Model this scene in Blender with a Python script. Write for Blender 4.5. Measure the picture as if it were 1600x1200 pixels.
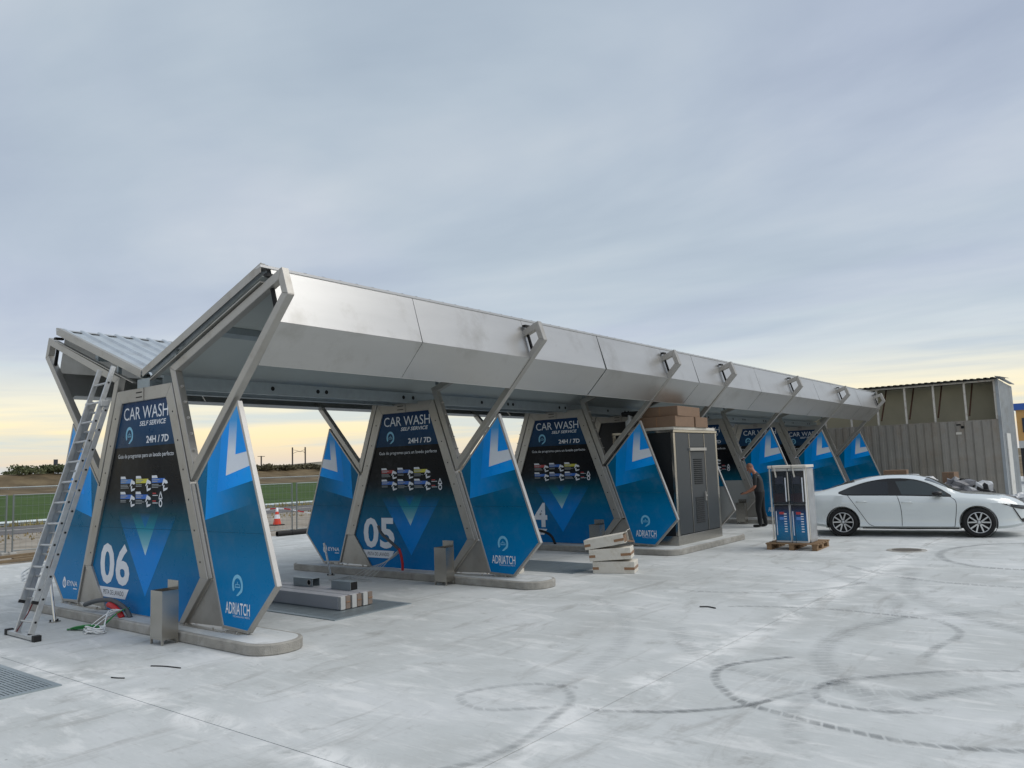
import bpy, bmesh, math, random
from mathutils import Vector, Matrix, Quaternion
random.seed(7)
rad = math.radians
scene = bpy.context.scene
for o in list(bpy.data.objects): bpy.data.objects.remove(o, do_unlink=True)
COL = scene.collection

# ------------------------------------------------------------------ camera
YAW, PITCH, ROLL = rad(37.975), rad(6.0354), rad(-2.0263)
CAM = Vector((10.515, -5.2564, 1.93))
fwd = Vector((-math.sin(YAW)*math.cos(PITCH), math.cos(YAW)*math.cos(PITCH), math.sin(PITCH)))
rgt = Vector((math.cos(YAW), math.sin(YAW), 0)); upv = rgt.cross(fwd)
r2 = rgt*math.cos(ROLL) + upv*math.sin(ROLL); u2 = -rgt*math.sin(ROLL) + upv*math.cos(ROLL)
cd = bpy.data.cameras.new('camera'); cam = bpy.data.objects.new('camera', cd); COL.objects.link(cam)
cam.matrix_world = Matrix(((r2.x, u2.x, -fwd.x, CAM.x), (r2.y, u2.y, -fwd.y, CAM.y), (r2.z, u2.z, -fwd.z, CAM.z), (0, 0, 0, 1)))
cd.sensor_fit = 'HORIZONTAL'; cd.sensor_width = 36; cd.lens = 1218.41/1600*36
cd.clip_start = .05; cd.clip_end = 6000
scene.camera = cam
scene.render.resolution_x, scene.render.resolution_y = 1024, 768
scene.view_settings.view_transform = 'Standard'; scene.view_settings.look = 'None'
scene.view_settings.gamma = 1; scene.view_settings.use_curve_mapping = False
scene.view_settings.exposure = 0.5

def lin(c):
    return tuple(((v/255)/12.92 if v/255 <= .04045 else ((v/255+.055)/1.055)**2.4) for v in c) + (1,)

# ------------------------------------------------------------------ sky
SUN_EL, SUN_ROT = rad(52), rad(66)      # rotation clockwise from +Y
world = bpy.data.worlds.new('World'); scene.world = world; world.use_nodes = True
nt = world.node_tree; nt.nodes.clear()
def N(t, typ, **kw):
    n = t.nodes.new(typ)
    for k, v in kw.items():
        if k in n.inputs.keys() if isinstance(k, str) else False: n.inputs[k].default_value = v
        else: setattr(n, k, v)
    return n
def ramp(t, stops, interp='LINEAR'):
    n = t.nodes.new('ShaderNodeValToRGB'); e = n.color_ramp.elements; n.color_ramp.interpolation = interp
    while len(e) > 1: e.remove(e[-1])
    e[0].position, e[0].color = stops[0]
    for p_, c_ in stops[1:]:
        q = e.new(p_); q.color = c_
    return n
L = nt.links.new
out = N(nt, 'ShaderNodeOutputWorld'); bgA = N(nt, 'ShaderNodeBackground'); bgB = N(nt, 'ShaderNodeBackground'); mix = N(nt, 'ShaderNodeMixShader')
sky = N(nt, 'ShaderNodeTexSky'); sky.sky_type = 'NISHITA'; sky.sun_disc = False; sky.sun_elevation = SUN_EL; sky.sun_rotation = SUN_ROT
bgA.inputs[1].default_value = .07; L(sky.outputs[0], bgA.inputs[0])
tc = N(nt, 'ShaderNodeTexCoord'); sep = N(nt, 'ShaderNodeSeparateXYZ'); L(tc.outputs['Generated'], sep.inputs[0])
zp = N(nt, 'ShaderNodeMath', operation='MAXIMUM'); L(sep.outputs[2], zp.inputs[0]); zp.inputs[1].default_value = 0
za = N(nt, 'ShaderNodeMath', operation='ADD'); L(zp.outputs[0], za.inputs[0]); za.inputs[1].default_value = .09
dv = N(nt, 'ShaderNodeVectorMath', operation='DIVIDE'); L(tc.outputs['Generated'], dv.inputs[0])
cz = N(nt, 'ShaderNodeCombineXYZ')
for i in range(3): L(za.outputs[0], cz.inputs[i])
L(cz.outputs[0], dv.inputs[1])
def cloud(scale, detail, rough, dist, off):
    mp = N(nt, 'ShaderNodeMapping'); L(dv.outputs[0], mp.inputs[0]); mp.inputs['Location'].default_value = off
    mp.inputs['Rotation'].default_value = (0, 0, rad(25)); mp.inputs['Scale'].default_value = (.55, 1, .02)
    n = N(nt, 'ShaderNodeTexNoise'); L(mp.outputs[0], n.inputs['Vector']); n.inputs['Scale'].default_value = scale
    n.inputs['Detail'].default_value = detail; n.inputs['Roughness'].default_value = rough; n.inputs['Distortion'].default_value = dist
    return n
c1 = cloud(.5, 7, .55, .7, (3.1, 1.7, 0)); c2 = cloud(1.25, 5, .5, .3, (7.2, 4.4, 0))
# cloud deck colour by brightness of the noise
deck = ramp(nt, [(.36, lin((156, 164, 188))), (.45, lin((171, 179, 200))), (.53, lin((187, 193, 208))), (.63, lin((211, 214, 222)))])
mxn = N(nt, 'ShaderNodeMath', operation='MULTIPLY_ADD'); L(c2.outputs[0], mxn.inputs[0]); mxn.inputs[1].default_value = .35
sub = N(nt, 'ShaderNodeMath', operation='MULTIPLY'); L(c1.outputs[0], sub.inputs[0]); sub.inputs[1].default_value = .65
L(sub.outputs[0], mxn.inputs[2]); L(mxn.outputs[0], deck.inputs[0])
# the open strip of bright evening sky all round the horizon
low = ramp(nt, [(0, lin((205, 206, 208))), (.018, lin((226, 210, 190))), (.045, lin((250, 230, 184))), (.085, lin((246, 237, 208))), (.13, lin((226, 229, 222))), (.2, lin((205, 211, 219)))])
L(zp.outputs[0], low.inputs[0])
st_m = N(nt, 'ShaderNodeMapping'); L(tc.outputs['Generated'], st_m.inputs[0]); st_m.inputs['Scale'].default_value = (1.6, 1.6, 26)
st = N(nt, 'ShaderNodeTexNoise'); L(st_m.outputs[0], st.inputs['Vector']); st.inputs['Scale'].default_value = 1.5; st.inputs['Detail'].default_value = 5
st.inputs['Roughness'].default_value = .55; st.inputs['Distortion'].default_value = .25
stc = ramp(nt, [(.44, (0, 0, 0, 1)), (.62, (1, 1, 1, 1))]); L(st.outputs[0], stc.inputs[0])
lowm = N(nt, 'ShaderNodeMix', data_type='RGBA'); L(low.outputs[0], lowm.inputs['A']); lowm.inputs['B'].default_value = lin((194, 208, 214))
stf = N(nt, 'ShaderNodeMath', operation='MULTIPLY'); L(stc.outputs[0], stf.inputs[0]); stf.inputs[1].default_value = .75; L(stf.outputs[0], lowm.inputs['Factor'])
# ragged edge between the strip and the deck
el = N(nt, 'ShaderNodeMath', operation='MULTIPLY_ADD'); L(st.outputs[0], el.inputs[0]); el.inputs[1].default_value = -.16; L(zp.outputs[0], el.inputs[2])
elr = N(nt, 'ShaderNodeMapRange', interpolation_type='SMOOTHSTEP'); L(el.outputs[0], elr.inputs['Value'])
elr.inputs['From Min'].default_value = -.005; elr.inputs['From Max'].default_value = .085
skc = N(nt, 'ShaderNodeMix', data_type='RGBA'); L(elr.outputs[0], skc.inputs['Factor']); L(lowm.outputs['Result'], skc.inputs['A']); L(deck.outputs[0], skc.inputs['B'])
lw = N(nt, 'ShaderNodeMapRange', interpolation_type='SMOOTHSTEP'); L(zp.outputs[0], lw.inputs['Value']); lw.inputs['From Min'].default_value = .5; lw.inputs['From Max'].default_value = .08; lw.inputs['To Max'].default_value = .4
c3 = cloud(.30, 4, .5, .6, (1.3, 9.1, 0)); hm_ = N(nt, 'ShaderNodeMapRange', interpolation_type='SMOOTHSTEP'); L(c3.outputs[0], hm_.inputs['Value']); hm_.inputs['From Min'].default_value = .4; hm_.inputs['From Max'].default_value = .58; hm_.inputs['To Max'].default_value = .75
deck2 = ramp(nt, [(.36, lin((158, 174, 186))), (.46, lin((174, 188, 197))), (.55, lin((190, 200, 206))), (.64, lin((212, 217, 220)))]); L(mxn.outputs[0], deck2.inputs[0])
hue = N(nt, 'ShaderNodeMix', data_type='RGBA'); L(hm_.outputs[0], hue.inputs['Factor']); L(deck.outputs[0], hue.inputs['A']); L(deck2.outputs[0], hue.inputs['B'])
dk2 = N(nt, 'ShaderNodeMix', data_type='RGBA'); L(lw.outputs[0], dk2.inputs['Factor']); L(hue.outputs['Result'], dk2.inputs['A']); dk2.inputs['B'].default_value = lin((190, 202, 211)); L(dk2.outputs['Result'], skc.inputs['B'])
L(skc.outputs['Result'], bgB.inputs[0]); bgB.inputs[1].default_value = .82
mix.inputs[0].default_value = .93; L(bgA.outputs[0], mix.inputs[1]); L(bgB.outputs[0], mix.inputs[2]); L(mix.outputs[0], out.inputs[0])

# ------------------------------------------------------------------ sun behind the clouds
sd = bpy.data.lights.new('sun', 'SUN'); sd.energy = 1.35; sd.angle = rad(46); sd.color = (1, .96, .9)
sun = bpy.data.objects.new('sun', sd); COL.objects.link(sun)
sdir = Vector((math.sin(SUN_ROT)*math.cos(SUN_EL), math.cos(SUN_ROT)*math.cos(SUN_EL), math.sin(SUN_EL)))
sun.rotation_euler = (-sdir).to_track_quat('-Z', 'Y').to_euler(); sun.location = (0, 0, 60)

# ================================================================== helpers
def mat(name, col, rough=.6, metal=0., var=0., vscale=3., bump=0., bscale=60., spec=.5, coat=0., stretch=(1, 1, 1), trans=0., dirt=None, dscale=1.2, alpha=1):
    m = bpy.data.materials.new(name); m.use_nodes = True; t = m.node_tree; b = t.nodes['Principled BSDF']
    c = col if len(col) == 4 else lin(col)
    b.inputs['Base Color'].default_value = c; b.inputs['Roughness'].default_value = rough; b.inputs['Metallic'].default_value = metal
    b.inputs['Specular IOR Level'].default_value = spec; b.inputs['Coat Weight'].default_value = coat; b.inputs['Transmission Weight'].default_value = trans
    b.inputs['Alpha'].default_value = alpha
    if var or bump or dirt:
        co = t.nodes.new('ShaderNodeTexCoord'); mp = t.nodes.new('ShaderNodeMapping'); t.links.new(co.outputs['Object'], mp.inputs[0]); mp.inputs['Scale'].default_value = stretch
        src = None
        if var:
            n = t.nodes.new('ShaderNodeTexNoise'); t.links.new(mp.outputs[0], n.inputs['Vector']); n.inputs['Scale'].default_value = vscale; n.inputs['Detail'].default_value = 6; n.inputs['Roughness'].default_value = .6
            r = ramp(t, [(.28, tuple(v*(1-var) for v in c[:3])+(1,)), (.72, tuple(min(1, v*(1+var)) for v in c[:3])+(1,))]); t.links.new(n.outputs[0], r.inputs[0]); src = r.outputs[0]
            rr = t.nodes.new('ShaderNodeMapRange'); t.links.new(n.outputs[0], rr.inputs['Value']); rr.inputs['From Min'].default_value = .3; rr.inputs['From Max'].default_value = .7
            rr.inputs['To Min'].default_value = max(.03, rough*(1-.5*var)); rr.inputs['To Max'].default_value = min(1, rough*(1+.5*var)); t.links.new(rr.outputs[0], b.inputs['Roughness'])
        if dirt:
            dn = t.nodes.new('ShaderNodeTexNoise'); t.links.new(co.outputs['Object'], dn.inputs['Vector']); dn.inputs['Scale'].default_value = dscale; dn.inputs['Detail'].default_value = 8; dn.inputs['Roughness'].default_value = .68
            dr = ramp(t, [(.52, (0, 0, 0, 1)), (.74, (.8, .8, .8, 1))]); t.links.new(dn.outputs[0], dr.inputs[0])
            mx = t.nodes.new('ShaderNodeMix'); mx.data_type = 'RGBA'; t.links.new(dr.outputs[0], mx.inputs['Factor'])
            if src: t.links.new(src, mx.inputs['A'])
            else: mx.inputs['A'].default_value = c
            mx.inputs['B'].default_value = lin(dirt); src = mx.outputs['Result']
        if src: t.links.new(src, b.inputs['Base Color'])
        if bump:
            bn = t.nodes.new('ShaderNodeTexNoise'); t.links.new(mp.outputs[0], bn.inputs['Vector']); bn.inputs['Scale'].default_value = bscale; bn.inputs['Detail'].default_value = 4
            bp = t.nodes.new('ShaderNodeBump'); bp.inputs['Strength'].default_value = bump; bp.inputs['Distance'].default_value = .02; t.links.new(bn.outputs[0], bp.inputs['Height']); t.links.new(bp.outputs[0], b.inputs['Normal'])
    return m
def grad(name, axis, lo, hi, stops, rough=.32, absx=False):
    "print: colour ramp along one local axis (0 x, 2 z)"
    m = bpy.data.materials.new(name); m.use_nodes = True; t = m.node_tree; b = t.nodes['Principled BSDF']
    co = t.nodes.new('ShaderNodeTexCoord'); sp = t.nodes.new('ShaderNodeSeparateXYZ'); t.links.new(co.outputs['Object'], sp.inputs[0])
    v = sp.outputs[axis]
    if absx:
        a = t.nodes.new('ShaderNodeMath'); a.operation = 'ABSOLUTE'; t.links.new(v, a.inputs[0]); v = a.outputs[0]
    mr = t.nodes.new('ShaderNodeMapRange'); t.links.new(v, mr.inputs['Value']); mr.inputs['From Min'].default_value = lo; mr.inputs['From Max'].default_value = hi
    r = ramp(t, [(p_, lin(c_)) for p_, c_ in stops]); t.links.new(mr.outputs[0], r.inputs[0])
    dn = t.nodes.new('ShaderNodeTexNoise'); t.links.new(co.outputs['Object'], dn.inputs['Vector']); dn.inputs['Scale'].default_value = 2.3; dn.inputs['Detail'].default_value = 9; dn.inputs['Roughness'].default_value = .72
    dr = t.nodes.new('ShaderNodeMapRange'); t.links.new(dn.outputs[0], dr.inputs['Value']); dr.inputs['From Min'].default_value = .5; dr.inputs['From Max'].default_value = .8; dr.inputs['To Max'].default_value = .16
    dm = t.nodes.new('ShaderNodeMix'); dm.data_type = 'RGBA'; t.links.new(dr.outputs[0], dm.inputs['Factor']); t.links.new(r.outputs[0], dm.inputs['A']); dm.inputs['B'].default_value = lin((150, 152, 150)); t.links.new(dm.outputs['Result'], b.inputs['Base Color'])   # film of building dust
    rr_ = t.nodes.new('ShaderNodeMapRange'); t.links.new(dn.outputs[0], rr_.inputs['Value']); rr_.inputs['From Min'].default_value = .35; rr_.inputs['From Max'].default_value = .7; rr_.inputs['To Min'].default_value = rough*.7; rr_.inputs['To Max'].default_value = rough*1.6; t.links.new(rr_.outputs[0], b.inputs['Roughness'])
    b.inputs['Specular IOR Level'].default_value = .12
    return m

class MB:
    def __init__(s): s.v = []; s.f = []
    def add(s, vs, fs):
        k = len(s.v); s.v += [tuple(v) for v in vs]; s.f += [tuple(i+k for i in f) for f in fs]; return s
    def box(s, c, d, rz=0, rot=None):
        hx, hy, hz = d[0]/2, d[1]/2, d[2]/2
        M = rot if rot is not None else Matrix.Rotation(rz, 3, 'Z')
        vs = [Vector(c)+M@Vector((x, y, z)) for x in (-hx, hx) for y in (-hy, hy) for z in (-hz, hz)]
        return s.add(vs, [(0, 1, 3, 2), (4, 6, 7, 5), (0, 4, 5, 1), (2, 3, 7, 6), (0, 2, 6, 4), (1, 5, 7, 3)])
    def prism(s, poly, y0, y1):
        "polygon in x,z extruded along y; any winding"
        a = sum(poly[i][0]*poly[(i+1) % len(poly)][1]-poly[(i+1) % len(poly)][0]*poly[i][1] for i in range(len(poly)))
        if a < 0: poly = poly[::-1]
        n = len(poly); vs = [(x, y0, z) for x, z in poly]+[(x, y1, z) for x, z in poly]
        fs = [tuple(range(n)), tuple(range(2*n-1, n-1, -1))]+[(i, i+n, (i+1) % n+n, (i+1) % n) for i in range(n)]
        return s.add(vs, fs)
    def prism_z(s, poly, z0, z1):
        a = sum(poly[i][0]*poly[(i+1) % len(poly)][1]-poly[(i+1) % len(poly)][0]*poly[i][1] for i in range(len(poly)))
        if a < 0: poly = poly[::-1]
        n = len(poly); vs = [(x, y, z0) for x, y in poly]+[(x, y, z1) for x, y in poly]
        fs = [tuple(range(n-1, -1, -1)), tuple(range(n, 2*n))]+[(i, (i+1) % n, (i+1) % n+n, i+n) for i in range(n)]
        return s.add(vs, fs)
    def bar(s, p, q, w, h, up=(0, 0, 1)):
        p = Vector(p); q = Vector(q); d = (q-p).normalized(); up = Vector(up)
        if abs(d.dot(up)) > .98: up = Vector((1, 0, 0))
        a = d.cross(up).normalized(); b = a.cross(d)
        vs = [e+a*(sx*w/2)+b*(sz*h/2) for e in (p, q) for sx, sz in ((-1, -1), (1, -1), (1, 1), (-1, 1))]
        return s.add(vs, [(3, 2, 1, 0), (4, 5, 6, 7)]+[(i, (i+1) % 4, (i+1) % 4+4, i+4) for i in range(4)])
    def cyl(s, p, q, r, n=10, r_end=None):
        p = Vector(p); q = Vector(q); d = (q-p).normalized(); up = Vector((0, 0, 1)) if abs(d.z) < .9 else Vector((1, 0, 0))
        a = d.cross(up).normalized(); b = a.cross(d); re = r if r_end is None else r_end
        vs = [e+(a*math.cos(2*math.pi*i/n)+b*math.sin(2*math.pi*i/n))*rr for e, rr in ((p, r), (q, re)) for i in range(n)]
        return s.add(vs, [tuple(range(n-1, -1, -1)), tuple(range(n, 2*n))]+[(i, (i+1) % n, (i+1) % n+n, i+n) for i in range(n)])
    def path(s, pts, r, n=6):
        pts = [Vector(p) for p in pts]; rings = []
        for i, p in enumerate(pts):
            d = (pts[min(i+1, len(pts)-1)]-pts[max(i-1, 0)]).normalized(); up = Vector((0, 0, 1)) if abs(d.z) < .9 else Vector((1, 0, 0))
            a = d.cross(up).normalized(); b = a.cross(d); rings.append([p+(a*math.cos(2*math.pi*k/n)+b*math.sin(2*math.pi*k/n))*r for k in range(n)])
        vs = [v for R_ in rings for v in R_]; fs = [tuple(range(n-1, -1, -1)), tuple(range(len(vs)-n, len(vs)))]
        for i in range(len(pts)-1):
            fs += [(i*n+k, i*n+(k+1) % n, (i+1)*n+(k+1) % n, (i+1)*n+k) for k in range(n)]
        return s.add(vs, fs)
    def lathe(s, prof, c, axis='Z', n=24):
        "profile of (r, h) round an axis through c"
        vs = []; m = len(prof)
        for i in range(n):
            a = 2*math.pi*i/n
            for r, h in prof:
                p = (r*math.cos(a), r*math.sin(a), h)
                if axis == 'Y': p = (p[0], -p[2], p[1])
                if axis == 'X': p = (p[2], p[0], p[1])
                vs.append((c[0]+p[0], c[1]+p[1], c[2]+p[2]))
        return s.add(vs, [(i*m+k, ((i+1) % n)*m+k, ((i+1) % n)*m+k+1, i*m+k+1) for i in range(n) for k in range(m-1)])
    def mesh(s, name):
        me = bpy.data.meshes.new(name); me.from_pydata(s.v, [], s.f); me.update(); return me
    def build(s, name, m, parent=None, smooth=False, bevel=0, kind=None, label=None, recalc=False):
        me = s.mesh(name)
        if recalc:
            bm = bmesh.new(); bm.from_mesh(me); bmesh.ops.recalc_face_normals(bm, faces=bm.faces); bm.to_mesh(me); bm.free()
        if m: me.materials.append(m)
        if smooth:
            for p_ in me.polygons: p_.use_smooth = True
        return link(name, me, parent, bevel, kind, label)
def link(name, me, parent=None, bevel=0, kind=None, label=None):
    o = bpy.data.objects.new(name, me); COL.objects.link(o); o.parent = parent
    if bevel:
        b = o.modifiers.new('bevel', 'BEVEL'); b.width = bevel; b.segments = 1; b.limit_method = 'ANGLE'; b.angle_limit = rad(40)
    if kind: o['kind'] = kind
    if label: o['label'] = label
    return o
def tag(o, label, cat, group=None):
    o['label'] = label; o['category'] = cat
    if group: o['group'] = group
    return o
def empty(name, loc=(0, 0, 0), rz=0, label=None, cat=None, group=None):
    o = bpy.data.objects.new(name, None); COL.objects.link(o); o.location = loc; o.rotation_euler = (0, 0, rz); o.empty_display_size = .2
    if label: tag(o, label, cat, group)
    return o
def copy_tree(o, parent=None, skip=()):
    kids = [c for c in bpy.data.objects if c.parent == o]
    c = o.copy(); COL.objects.link(c); c.parent = parent
    for k in kids:
        if k.get('slot') in skip: continue
        copy_tree(k, c, skip)
    return c
def sm(a, b, n=8):
    "catmull-rom through points"
    P = [Vector(p) for p in a]; res = []
    for i in range(len(P)-1):
        p0, p1, p2, p3 = P[max(i-1, 0)], P[i], P[i+1], P[min(i+2, len(P)-1)]
        for k in range(n):
            t = k/n; res.append(.5*((2*p1)+(p2-p0)*t+(2*p0-5*p1+4*p2-p3)*t*t+(3*p1-p0-3*p2+p3)*t**3))
    return res+[P[-1]]
_txt = {}
def text_mesh(body, size=1., bold=0., shear=0., xs=1., space=1.):
    "lettering as a flat mesh in x,z; returns verts, faces, width"
    key = (body, bold, shear, space)
    if key not in _txt:
        c = bpy.data.curves.new('lettering', 'FONT'); c.body = body; c.size = 1; c.offset = bold; c.shear = shear; c.space_character = space; c.resolution_u = 3; c.fill_mode = 'FRONT'
        o = bpy.data.objects.new('lettering', c); COL.objects.link(o); bpy.context.view_layer.update()
        me = bpy.data.meshes.new_from_object(o.evaluated_get(bpy.context.evaluated_depsgraph_get()))
        _txt[key] = ([tuple(v.co) for v in me.vertices], [tuple(p.vertices) for p in me.polygons])
        bpy.data.objects.remove(o, do_unlink=True); bpy.data.curves.remove(c); bpy.data.meshes.remove(me)
    return _txt[key]
def text_on(mb, body, x0, x1, z0, z1, y, **kw):
    "fit lettering into the box x0..x1, z0..z1 of the plane y, facing -y"
    vs, fs = text_mesh(body, **kw)
    ax, bx = min(v[0] for v in vs), max(v[0] for v in vs); az, bz = min(v[1] for v in vs), max(v[1] for v in vs)
    mb.add([(x0+(v[0]-ax)/(bx-ax)*(x1-x0), y, z0+(v[1]-az)/(bz-az)*(z1-z0)) for v in vs], [f for f in fs])
def flat(mb, pts, y):
    a = sum(pts[i][0]*pts[(i+1) % len(pts)][1]-pts[(i+1) % len(pts)][0]*pts[i][1] for i in range(len(pts)))
    if a < 0: pts = pts[::-1]
    mb.add([(x, y, z) for x, z in pts], [tuple(range(len(pts)))])
def inset(poly, w):
    "offset a convex polygon inwards by w (number or one per edge)"
    n = len(poly); a = sum(poly[i][0]*poly[(i+1) % n][1]-poly[(i+1) % n][0]*poly[i][1] for i in range(n)); sg = 1 if a > 0 else -1
    W = w if isinstance(w, (list, tuple)) else [w]*n; lines = []
    for i in range(n):
        p, q = Vector(poly[i]), Vector(poly[(i+1) % n]); d = (q-p).normalized(); nn = Vector((-d.y, d.x))*sg; lines.append((p+nn*W[i], d))
    res = []
    for i in range(n):
        (p, d), (q, e) = lines[i-1], lines[i]; den = d.x*e.y-d.y*e.x; t = ((q.x-p.x)*e.y-(q.y-p.y)*e.x)/den; res.append(tuple(p+d*t))
    return res

# ------------------------------------------------------------------ materials
M = {}
M['steel'] = mat('frame_steel', (170, 167, 161), .4, .65, .08, 5, .03, 200, dirt=(142, 135, 124), dscale=2.5)
M['steel_light'] = mat('trim_steel', (176, 174, 170), .38, .6, .05, 6)
M['galv'] = mat('galvanised', (150, 160, 164), .45, .5, .1, 9, .04, 120)
M['fascia'] = mat('stainless_sheet', (188, 187, 184), .34, .76, .04, 1.4, .04, 1.8, stretch=(1, .5, 3), dirt=(160, 157, 151), dscale=1.0)
M['soffit'] = mat('soffit_sheet', (176, 182, 179), .4, .15, .05, 2)
M['roofsheet'] = mat('roof_sheet', (190, 197, 202), .38, .55, .12, 3, dirt=(160, 160, 158), dscale=2)
M['black'] = mat('black_rubber', (22, 22, 23), .7)
M['blacksteel'] = mat('dark_hole', (12, 12, 13), .9)
M['concrete_kerb'] = mat('kerb_concrete', (150, 147, 140), .9, 0, .22, 6, .5, 70, dirt=(190, 189, 186), dscale=2.2)
M['gray_board'] = mat('bare_panel', (150, 152, 150), .5, 0, .04, 2)
M['white_print'] = mat('white_print', (226, 230, 236), .35)
M['lightblue_print'] = mat('pale_blue_print', (120, 190, 222), .35)
M['dark_print'] = mat('dark_print', (20, 34, 52), .35)
M['alu'] = mat('ladder_aluminium', (190, 192, 192), .4, .7, .12, 12)
M['card'] = mat('cardboard', (124, 101, 82), .85, 0, .1, 5, .2, 60)
M['whitecard'] = mat('white_carton', (206, 201, 190), .8, 0, .08, 5, .15, 60, dirt=(170, 160, 142), dscale=5)
M['tape'] = mat('brown_tape', (140, 104, 74), .35)
M['wood'] = mat('timber', (138, 112, 84), .85, 0, .25, 6, .4, 40, stretch=(1, 6, 1), dirt=(98, 74, 54))
M['stainless'] = mat('stainless_box', (184, 180, 172), .24, .95, .03, 6)
M['plank'] = mat('grey_timber', (120, 104, 82), .9, 0, .2, 6)
M['white_pvc'] = mat('white_plastic', (222, 224, 224), .4)
M['red'] = mat('red_plastic', (178, 28, 32), .45)
M['green'] = mat('green_cable', (38, 128, 62), .5)
M['greyhose'] = mat('grey_hose', (76, 80, 84), .6)

# ================================================================== setting
def noise_mat(name, cols, scale, rough=.95, bump=.3, bscale=30, stretch=(1, 1, 1), detail=8):
    m = bpy.data.materials.new(name); m.use_nodes = True; t = m.node_tree; b = t.nodes['Principled BSDF']; b.inputs['Roughness'].default_value = rough; b.inputs['Specular IOR Level'].default_value = .25
    co = t.nodes.new('ShaderNodeTexCoord'); mp = t.nodes.new('ShaderNodeMapping'); mp.inputs['Scale'].default_value = stretch; t.links.new(co.outputs['Object'], mp.inputs[0])
    n = t.nodes.new('ShaderNodeTexNoise'); t.links.new(mp.outputs[0], n.inputs['Vector']); n.inputs['Scale'].default_value = scale; n.inputs['Detail'].default_value = detail; n.inputs['Roughness'].default_value = .65
    r = ramp(t, [(.3+.4*i/max(1, len(cols)-1), lin(c)) for i, c in enumerate(cols)]); t.links.new(n.outputs[0], r.inputs[0]); t.links.new(r.outputs[0], b.inputs['Base Color'])
    if bump:
        bn = t.nodes.new('ShaderNodeTexNoise'); t.links.new(mp.outputs[0], bn.inputs['Vector']); bn.inputs['Scale'].default_value = bscale; bn.inputs['Detail'].default_value = 5
        bp = t.nodes.new('ShaderNodeBump'); bp.inputs['Strength'].default_value = bump; bp.inputs['Distance'].default_value = .03; t.links.new(bn.outputs[0], bp.inputs['Height']); t.links.new(bp.outputs[0], b.inputs['Normal'])
    return m
def concrete_mat():
    m = bpy.data.materials.new('dusty_concrete'); m.use_nodes = True; t = m.node_tree; b = t.nodes['Principled BSDF']; lk = t.links.new
    co = t.nodes.new('ShaderNodeTexCoord')
    def nz(scale, stretch=(1, 1, 1), rz=0, detail=8, rough=.6, dist=0.):
        mp = t.nodes.new('ShaderNodeMapping'); mp.inputs['Scale'].default_value = stretch; mp.inputs['Rotation'].default_value = (0, 0, rad(rz)); lk(co.outputs['Object'], mp.inputs[0])
        n = t.nodes.new('ShaderNodeTexNoise'); lk(mp.outputs[0], n.inputs['Vector']); n.inputs['Scale'].default_value = scale; n.inputs['Detail'].default_value = detail; n.inputs['Roughness'].default_value = rough; n.inputs['Distortion'].default_value = dist
        return n.outputs[0]
    def mixc(f, a, bcol):
        x = t.nodes.new('ShaderNodeMix'); x.data_type = 'RGBA'; lk(f, x.inputs['Factor'])
        if isinstance(a, tuple): x.inputs['A'].default_value = a
        else: lk(a, x.inputs['A'])
        x.inputs['B'].default_value = bcol; return x.outputs['Result']
    def rg(v, a, bb, top=1.):
        x = t.nodes.new('ShaderNodeMapRange'); x.interpolation_type = 'SMOOTHSTEP'; lk(v, x.inputs['Value']); x.inputs['From Min'].default_value = a; x.inputs['From Max'].default_value = bb; x.inputs['To Max'].default_value = top; return x.outputs[0]
    base = ramp(t, [(.3, lin((168, 170, 168))), (.5, lin((184, 187, 186))), (.7, lin((199, 201, 201)))]); lk(nz(.55, detail=10, rough=.62, dist=.4), base.inputs[0])
    c = base.outputs[0]
    c = mixc(rg(nz(1.1, (1, 3.2, 1), 20, 8, .65, .6), .50, .68, .52), c, lin((219, 219, 217)))       # swept white dust
    c = mixc(rg(nz(.8, (3.4, .9, 1), -12, 9, .7, .8), .52, .70, .65), c, lin((152, 152, 149)))         # scuffed darker streaks
    c = mixc(rg(nz(2.6, (1, 1, 1), 0, 9, .72), .56, .72, .6), c, lin((146, 146, 143)))                # damp blotches
    c = mixc(rg(nz(5, (1, 6, 1), 32, 7, .7), .5, .7, .28), c, lin((214, 214, 211)))                  # broom marks
    c = mixc(rg(nz(4, (1, 5, 1), 50, 7, .7), .52, .72, .3), c, lin((156, 156, 153)))
    c = mixc(rg(nz(55, detail=3), .62, .8, .35), c, lin((150, 150, 148)))                              # grit
    sx_ = t.nodes.new('ShaderNodeSeparateXYZ'); lk(co.outputs['Object'], sx_.inputs[0])
    def mth(op, a, v=None):
        x = t.nodes.new('ShaderNodeMath'); x.operation = op; lk(a, x.inputs[0])
        if v is not None:
            if isinstance(v, (int, float)): x.inputs[1].default_value = v
            else: lk(v, x.inputs[1])
        return x.outputs[0]
    for ax, pos, wd in ((0, 7.05, .42), (1, -1.74, .3)):          # chalky slurry left by the joint saw
        dist = mth('ABSOLUTE', mth('SUBTRACT', sx_.outputs[ax], pos)); band = rg(dist, wd, .02, 1.); c = mixc(mth('MULTIPLY', band, rg(nz(1.6, (1, 1, 1), 0, 8, .7, .8), .44, .62, .75)), c, lin((226, 226, 224)))
    vo = t.nodes.new('ShaderNodeTexVoronoi'); lk(co.outputs['Object'], vo.inputs['Vector']); vo.inputs['Scale'].default_value = 1.7; vo.inputs['Randomness'].default_value = 1
    spot = mth('MULTIPLY', rg(vo.outputs['Distance'], .17, .05, 1.), rg(nz(.7, detail=4), .5, .6, .55)); c = mixc(mth('MULTIPLY', spot, rg(nz(9, detail=6, rough=.7), .4, .6, 1.)), c, lin((132, 134, 133)))   # footprints and drips
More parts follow.
